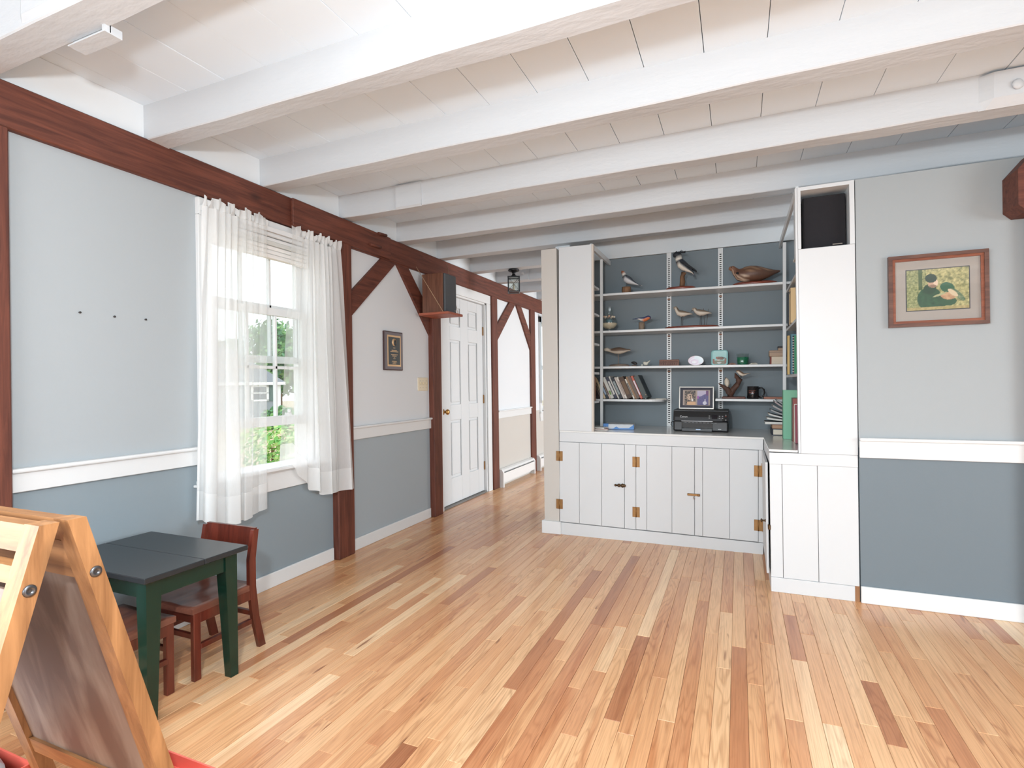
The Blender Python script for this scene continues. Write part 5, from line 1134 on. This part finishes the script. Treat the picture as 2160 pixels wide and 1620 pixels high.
# ---- easel
PINE = wood('easel_pine', C(116,76,42), C(168,120,76), .5, 'Z', 9, 12, .55, .1); PINEX = wood('easel_pine_x', C(116,76,42), C(168,120,76), .5, 'X', 9, 12, 0, .1)
xe, xw = -1.10, -1.66; zt = .920; yt = .562; sl = .28; th = .030; wd = .044
r = root('easel', ((xe+xw)/2, yt, 0), 'folding wooden child easel with brown chalkboard panels', 'easel', world=True)
BOARD = chalkboard(); BOLT = mat('bolt_steel', C(96,96,98), .35, .9)
for sg in (1, -1):
    y = lambda z, o=0: yt+sg*(.006+(zt-z)*sl+o)
    def slab(x0, x1, z0, z1, o0, o1, name, m):
        return MB().prism([(x0, y(z0, o0), z0), (x0, y(z0, o1), z0), (x0, y(z1, o1), z1), (x0, y(z1, o0), z1)], (x1-x0, 0, 0)).build(name, m, r)
    for x in (xe-wd, xw):
        st = slab(x, x+wd, 0, zt, 0, th, 'leg', PINE)
        for zb_ in (zt-.105, .30):
            c = Vector((x+(wd if x > xw else 0), y(zb_, th/2), zb_)); b = MB().lathe([(.0105,-.001),(.0105,.001),(.0085,.0032),(.004,.0034),(.0035,.001)], n=14).build('bolt', BOLT); b.data.transform(Matrix.Translation(c) @ Matrix.Rotation(PI/2*(1 if x > xw else -1), 4, 'Y')); sub(b, st)
    slab(xw+wd, xe-wd, zt-.045, zt-.002, 0.004, th-.002, 'top_rail', PINEX)
    slab(xw+wd, xe-wd, .26, .30, 0.004, th-.002, 'bottom_rail', PINEX)
    if sg < 0: slab(xw+wd, xe-wd, zt-.095, zt-.068, 0.004, th-.002, 'paper_bar', PINEX)
    slab(xw+wd-.004, xe-wd+.004, .30, zt-(.075 if sg > 0 else .11), .012, .018, 'chalkboard', BOARD)
    if sg > 0: slab(xw+wd, xe-wd, zt-.120, zt-.0455, .003, .0115, 'header_board', PINEX)
CORAL = mat('coral_plastic', C(226,104,88), .35)
y_ = yt+.012+(zt-.268)*sl+th
r2 = root('easel_tray', ((xe+xw)/2, y_+.03, .27), 'coral red plastic tray fixed along the easel foot', 'tray', world=True)
m = MB(); m.box(xw-.02, xe+.05, y_+.001, y_+.058, .268, .272); m.box(xw-.02, xe+.05, y_+.054, y_+.058, .272, .300); m.box(xw-.02, xe+.05, y_+.001, y_+.005, .272, .300); m.box(xe+.046, xe+.05, y_+.005, y_+.054, .272, .300); m.box(xw-.02, xw-.016, y_+.005, y_+.054, .272, .300); m.build('trough', CORAL, r2)
# storage tray inside the easel with a wrapped paper pad
r3 = root('storage_bin', (-1.89, .64, .0), 'coral red storage bin standing beside the easel', 'bin', world=True)
m = MB(); bx0, bx1, by0, by1 = -2.12, -1.676, .50, .782
m.box(bx0, bx1, by0, by1, 0, .006); m.box(bx0, bx1, by0, by0+.005, .006, .20); m.box(bx0, bx1, by1-.005, by1, .006, .20); m.box(bx0, bx0+.005, by0+.005, by1-.005, .006, .20); m.box(bx1-.005, bx1, by0+.005, by1-.005, .006, .20); m.build('shell', CORAL, r3)
bg_ = MB(); rings = []
rb = random.Random(11)
for z, k in ((.008,.88),(.10,.95),(.17,.99),(.202,.97),(.222,.82),(.232,.4),(.234,.05)):
    rings.append([bg_.bm.verts.new((-1.898+.210*k*math.copysign(abs(math.cos(a))**.5, math.cos(a))+rb.uniform(-.004,.004), .641+.130*k*math.copysign(abs(math.sin(a))**.5, math.sin(a))+rb.uniform(-.004,.004), z+rb.uniform(-.006,.006)*(z > .1))) for a in [2*PI*i/28 for i in range(28)]])
bg_._skin(rings, 0); r4 = root('plastic_bag', (-1.898, .641, .008), 'white plastic bag with blue print stuffed in the coral bin', 'bag', world=True)
bg_.build('bag', mat('bag_white', C(206,212,220), .3, var=.06, scale=30, bump=.4, bscale=25), r4)
q = MB()
for i in range(9): a = -.5+.16*i; q.box(-1.77+.008*i-.004, -1.77+.008*i+.006, .72-.016*i, .733-.016*i, .210, .2265, bev=.002)
q.build('blue_print', mat('print_blue', C(52,84,160), .4), r4)

# ============================================================ OUTSIDE THE WINDOW
def out(u, v, D):
    d = wdir((u-PCX, v-PCY, FPX)); return CAM + d*(D/d.to_2d().length)
GZ = -.75
gr = MB().box(-60, XL-.5, -25, 60, GZ-.2, GZ).build('ground', mat('lawn_dry', C(176,160,128), .9, var=.2, scale=2)); struct(gr)
def leaves(b, c, rad, n, size, rs, flat=.8):
    for _ in range(n):
        while True:
            p = Vector((rs.uniform(-1,1), rs.uniform(-1,1), rs.uniform(-1,1)))
            if .25 < p.length < 1: break
        p = Vector(c)+Vector((p.x*rad, p.y*rad, p.z*rad*flat)); nn = Vector((rs.gauss(0,1), rs.gauss(0,1), rs.gauss(0,1))).normalized(); t = nn.orthogonal().normalized(); w = nn.cross(t); s = size*rs.uniform(.6, 1.3)
        b.poly([p+t*s, p+w*s*.55, p-t*s, p-w*s*.55], rs.randrange(2))
LEAF = [mat('leaf_a', C(84,138,92), .6), mat('leaf_b', C(128,172,104), .6)]
rs = random.Random(8)
for k, (u, D, h, rad, lb) in enumerate(((588, 52, 7.6, 3.6, 'leafy tree behind the grey house seen through the window'), (672, 43, 6.0, 2.8, 'leafy tree outside seen through the right sheer curtain'), (455, 46, 6.4, 2.9, 'leafy tree outside seen through the left sheer curtain'))):
    c = out(u, 818, D); r = root('garden_tree', (c.x, c.y, GZ), lb, 'tree', world=True)
    MB().tube([(c.x, c.y, GZ), (c.x+.2, c.y, GZ+h*.5), (c.x, c.y, GZ+h*.9)], [.28,.2,.1], 8).build('trunk', BARK, r)
    b = MB()
    for _ in range(6): leaves(b, (c.x+rs.uniform(-.35,.35)*rad, c.y+rs.uniform(-.35,.35)*rad, GZ+h*.58+rs.uniform(-.55,.55)*rad), rad*.62, 620, .28, rs)
    b.build('foliage', LEAF, r)
for k, (u, D, w, lb) in enumerate(((588, 27, .95, 'green shrub by the corner of the grey house'), (574, 13.5, 1.05, 'bright green hedge bush on the dry lawn outside the window'))):
    c = out(u, 818, D); r = root('garden_shrub', (c.x, c.y, GZ), lb, 'shrub', world=True)
    b = MB(); leaves(b, (c.x, c.y, GZ+w*.55), w*.8, 900, .12 if D > 20 else .07, rs, .7); b.build('foliage', LEAF if D > 20 else [mat('leaf_c', C(110,170,84), .5), mat('leaf_d', C(176,206,128), .5)], r)
    MB().tube([(c.x, c.y, GZ), (c.x, c.y, GZ+w*.5)], .04, 6).build('stem', BARK, r)
# neighbour's house
D = 33.; cn = out(592, 818, D); ct_ = out(500, 818, D); ax = (ct_-cn); ax.z = 0; ax.normalize(); dp = Vector((ax.y, -ax.x, 0)); dp = dp if dp.dot(cn-CAM) > 0 else -dp
r = root('grey_house', (cn.x, cn.y, GZ), 'grey shingled house with hip roof seen through the window', 'house', world=True)
def H_(a, d, z): return (cn.x+ax.x*a+dp.x*d, cn.y+ax.y*a+dp.y*d, z)
SH = mat('shingle_grey', C(138,146,152), .8, var=.15, scale=30, stretch=(1,1,8)); RF = mat('roof_grey', C(120,124,128), .8, var=.15, scale=20); HWT = mat('house_white', C(226,228,228), .5)
EZ = 1.42
MB().prism([H_(0,0,GZ), H_(9,0,GZ), H_(9,6,GZ), H_(0,6,GZ)], (0,0,EZ-GZ)).build('wall', SH, r)
b = MB(); e = [H_(-.25,-.25,EZ+.05), H_(9.25,-.25,EZ+.05), H_(9.25,6.25,EZ+.05), H_(-.25,6.25,EZ+.05)]; t0, t1 = H_(2.6,3,EZ+2.1), H_(6.4,3,EZ+2.1)
V = [b.bm.verts.new(p) for p in e+[t0, t1]]
for q_ in ((0,1,5,4),(1,2,5),(2,3,4,5),(3,0,4),(0,3,2,1)): b.bm.faces.new([V[i] for i in q_])
b.build('roof', RF, r)
MB().prism([H_(-.25,-.27,EZ-.10), H_(9.25,-.27,EZ-.10), H_(9.25,-.20,EZ-.10), H_(-.25,-.20,EZ-.10)], (0,0,.16)).build('fascia', HWT, r); MB().prism([H_(0,-.03,GZ), H_(.16,-.03,GZ), H_(.16,.1,GZ), H_(0,.1,GZ)], (0,0,EZ-GZ-.1)).build('corner_board', HWT, r)
def a_of(u): p = out(u, 818, D); return (Vector((p.x-cn.x, p.y-cn.y, 0))).dot(ax)
a0 = a_of(567); f = MB()
for (p0, p1, z0, z1) in ((a0, a0+.12, .42, 1.32), (a0+.78, a0+.9, .42, 1.32), (a0, a0+.9, .42, .52), (a0, a0+.9, 1.22, 1.32), (a0, a0+.9, .85, .91)): f.prism([H_(p0,-.05,z0), H_(p1,-.05,z0), H_(p1,.02,z0), H_(p0,.02,z0)], (0,0,z1-z0))
wf = f.build('window_frame', HWT, r); sub(MB().prism([H_(a0+.1,-.02,.5), H_(a0+.8,-.02,.5), H_(a0+.8,0,.5), H_(a0+.1,0,.5)], (0,0,.75)).build('pane', mat('far_glass', C(70,84,92), .1)), wf)
for q_ in (a0-.30, a0+.92): MB().prism([H_(q_,-.05,.42), H_(q_+.26,-.05,.42), H_(q_+.26,0,.42), H_(q_,0,.42)], (0,0,.9)).build('shutter', mat('shutter', C(92,112,108), .6), r)

# ============================================================ FINISH
# the cabinet is a little out of level: it drops towards the right
TILT = Matrix.Translation((.15, YF, .7)) @ Matrix.Rotation(.0125, 4, 'Y') @ Matrix.Translation((-.15, -YF, -.7))
PIER = ('pier_panel', 'side_cabinet', 'niche_speaker')
bpy.context.view_layer.update()
for o in CAB:
    if not o.name.startswith(PIER): o.matrix_world = TILT @ o.matrix_world
# origins of single-mesh things go to the middle of their base
for o in list(bpy.data.objects):
    if o.type == 'MESH' and o.parent is None and not o.children and o.location.length < 1e-6 and o.rotation_euler.to_quaternion().angle < 1e-6:
        vs = [v.co for v in o.data.vertices]; c = Vector(((min(v.x for v in vs)+max(v.x for v in vs))/2, (min(v.y for v in vs)+max(v.y for v in vs))/2, min(v.z for v in vs)))
        o.data.transform(Matrix.Translation(-c)); o.location = c
for o in bpy.data.objects:
    if '_w' in o: del o['_w']
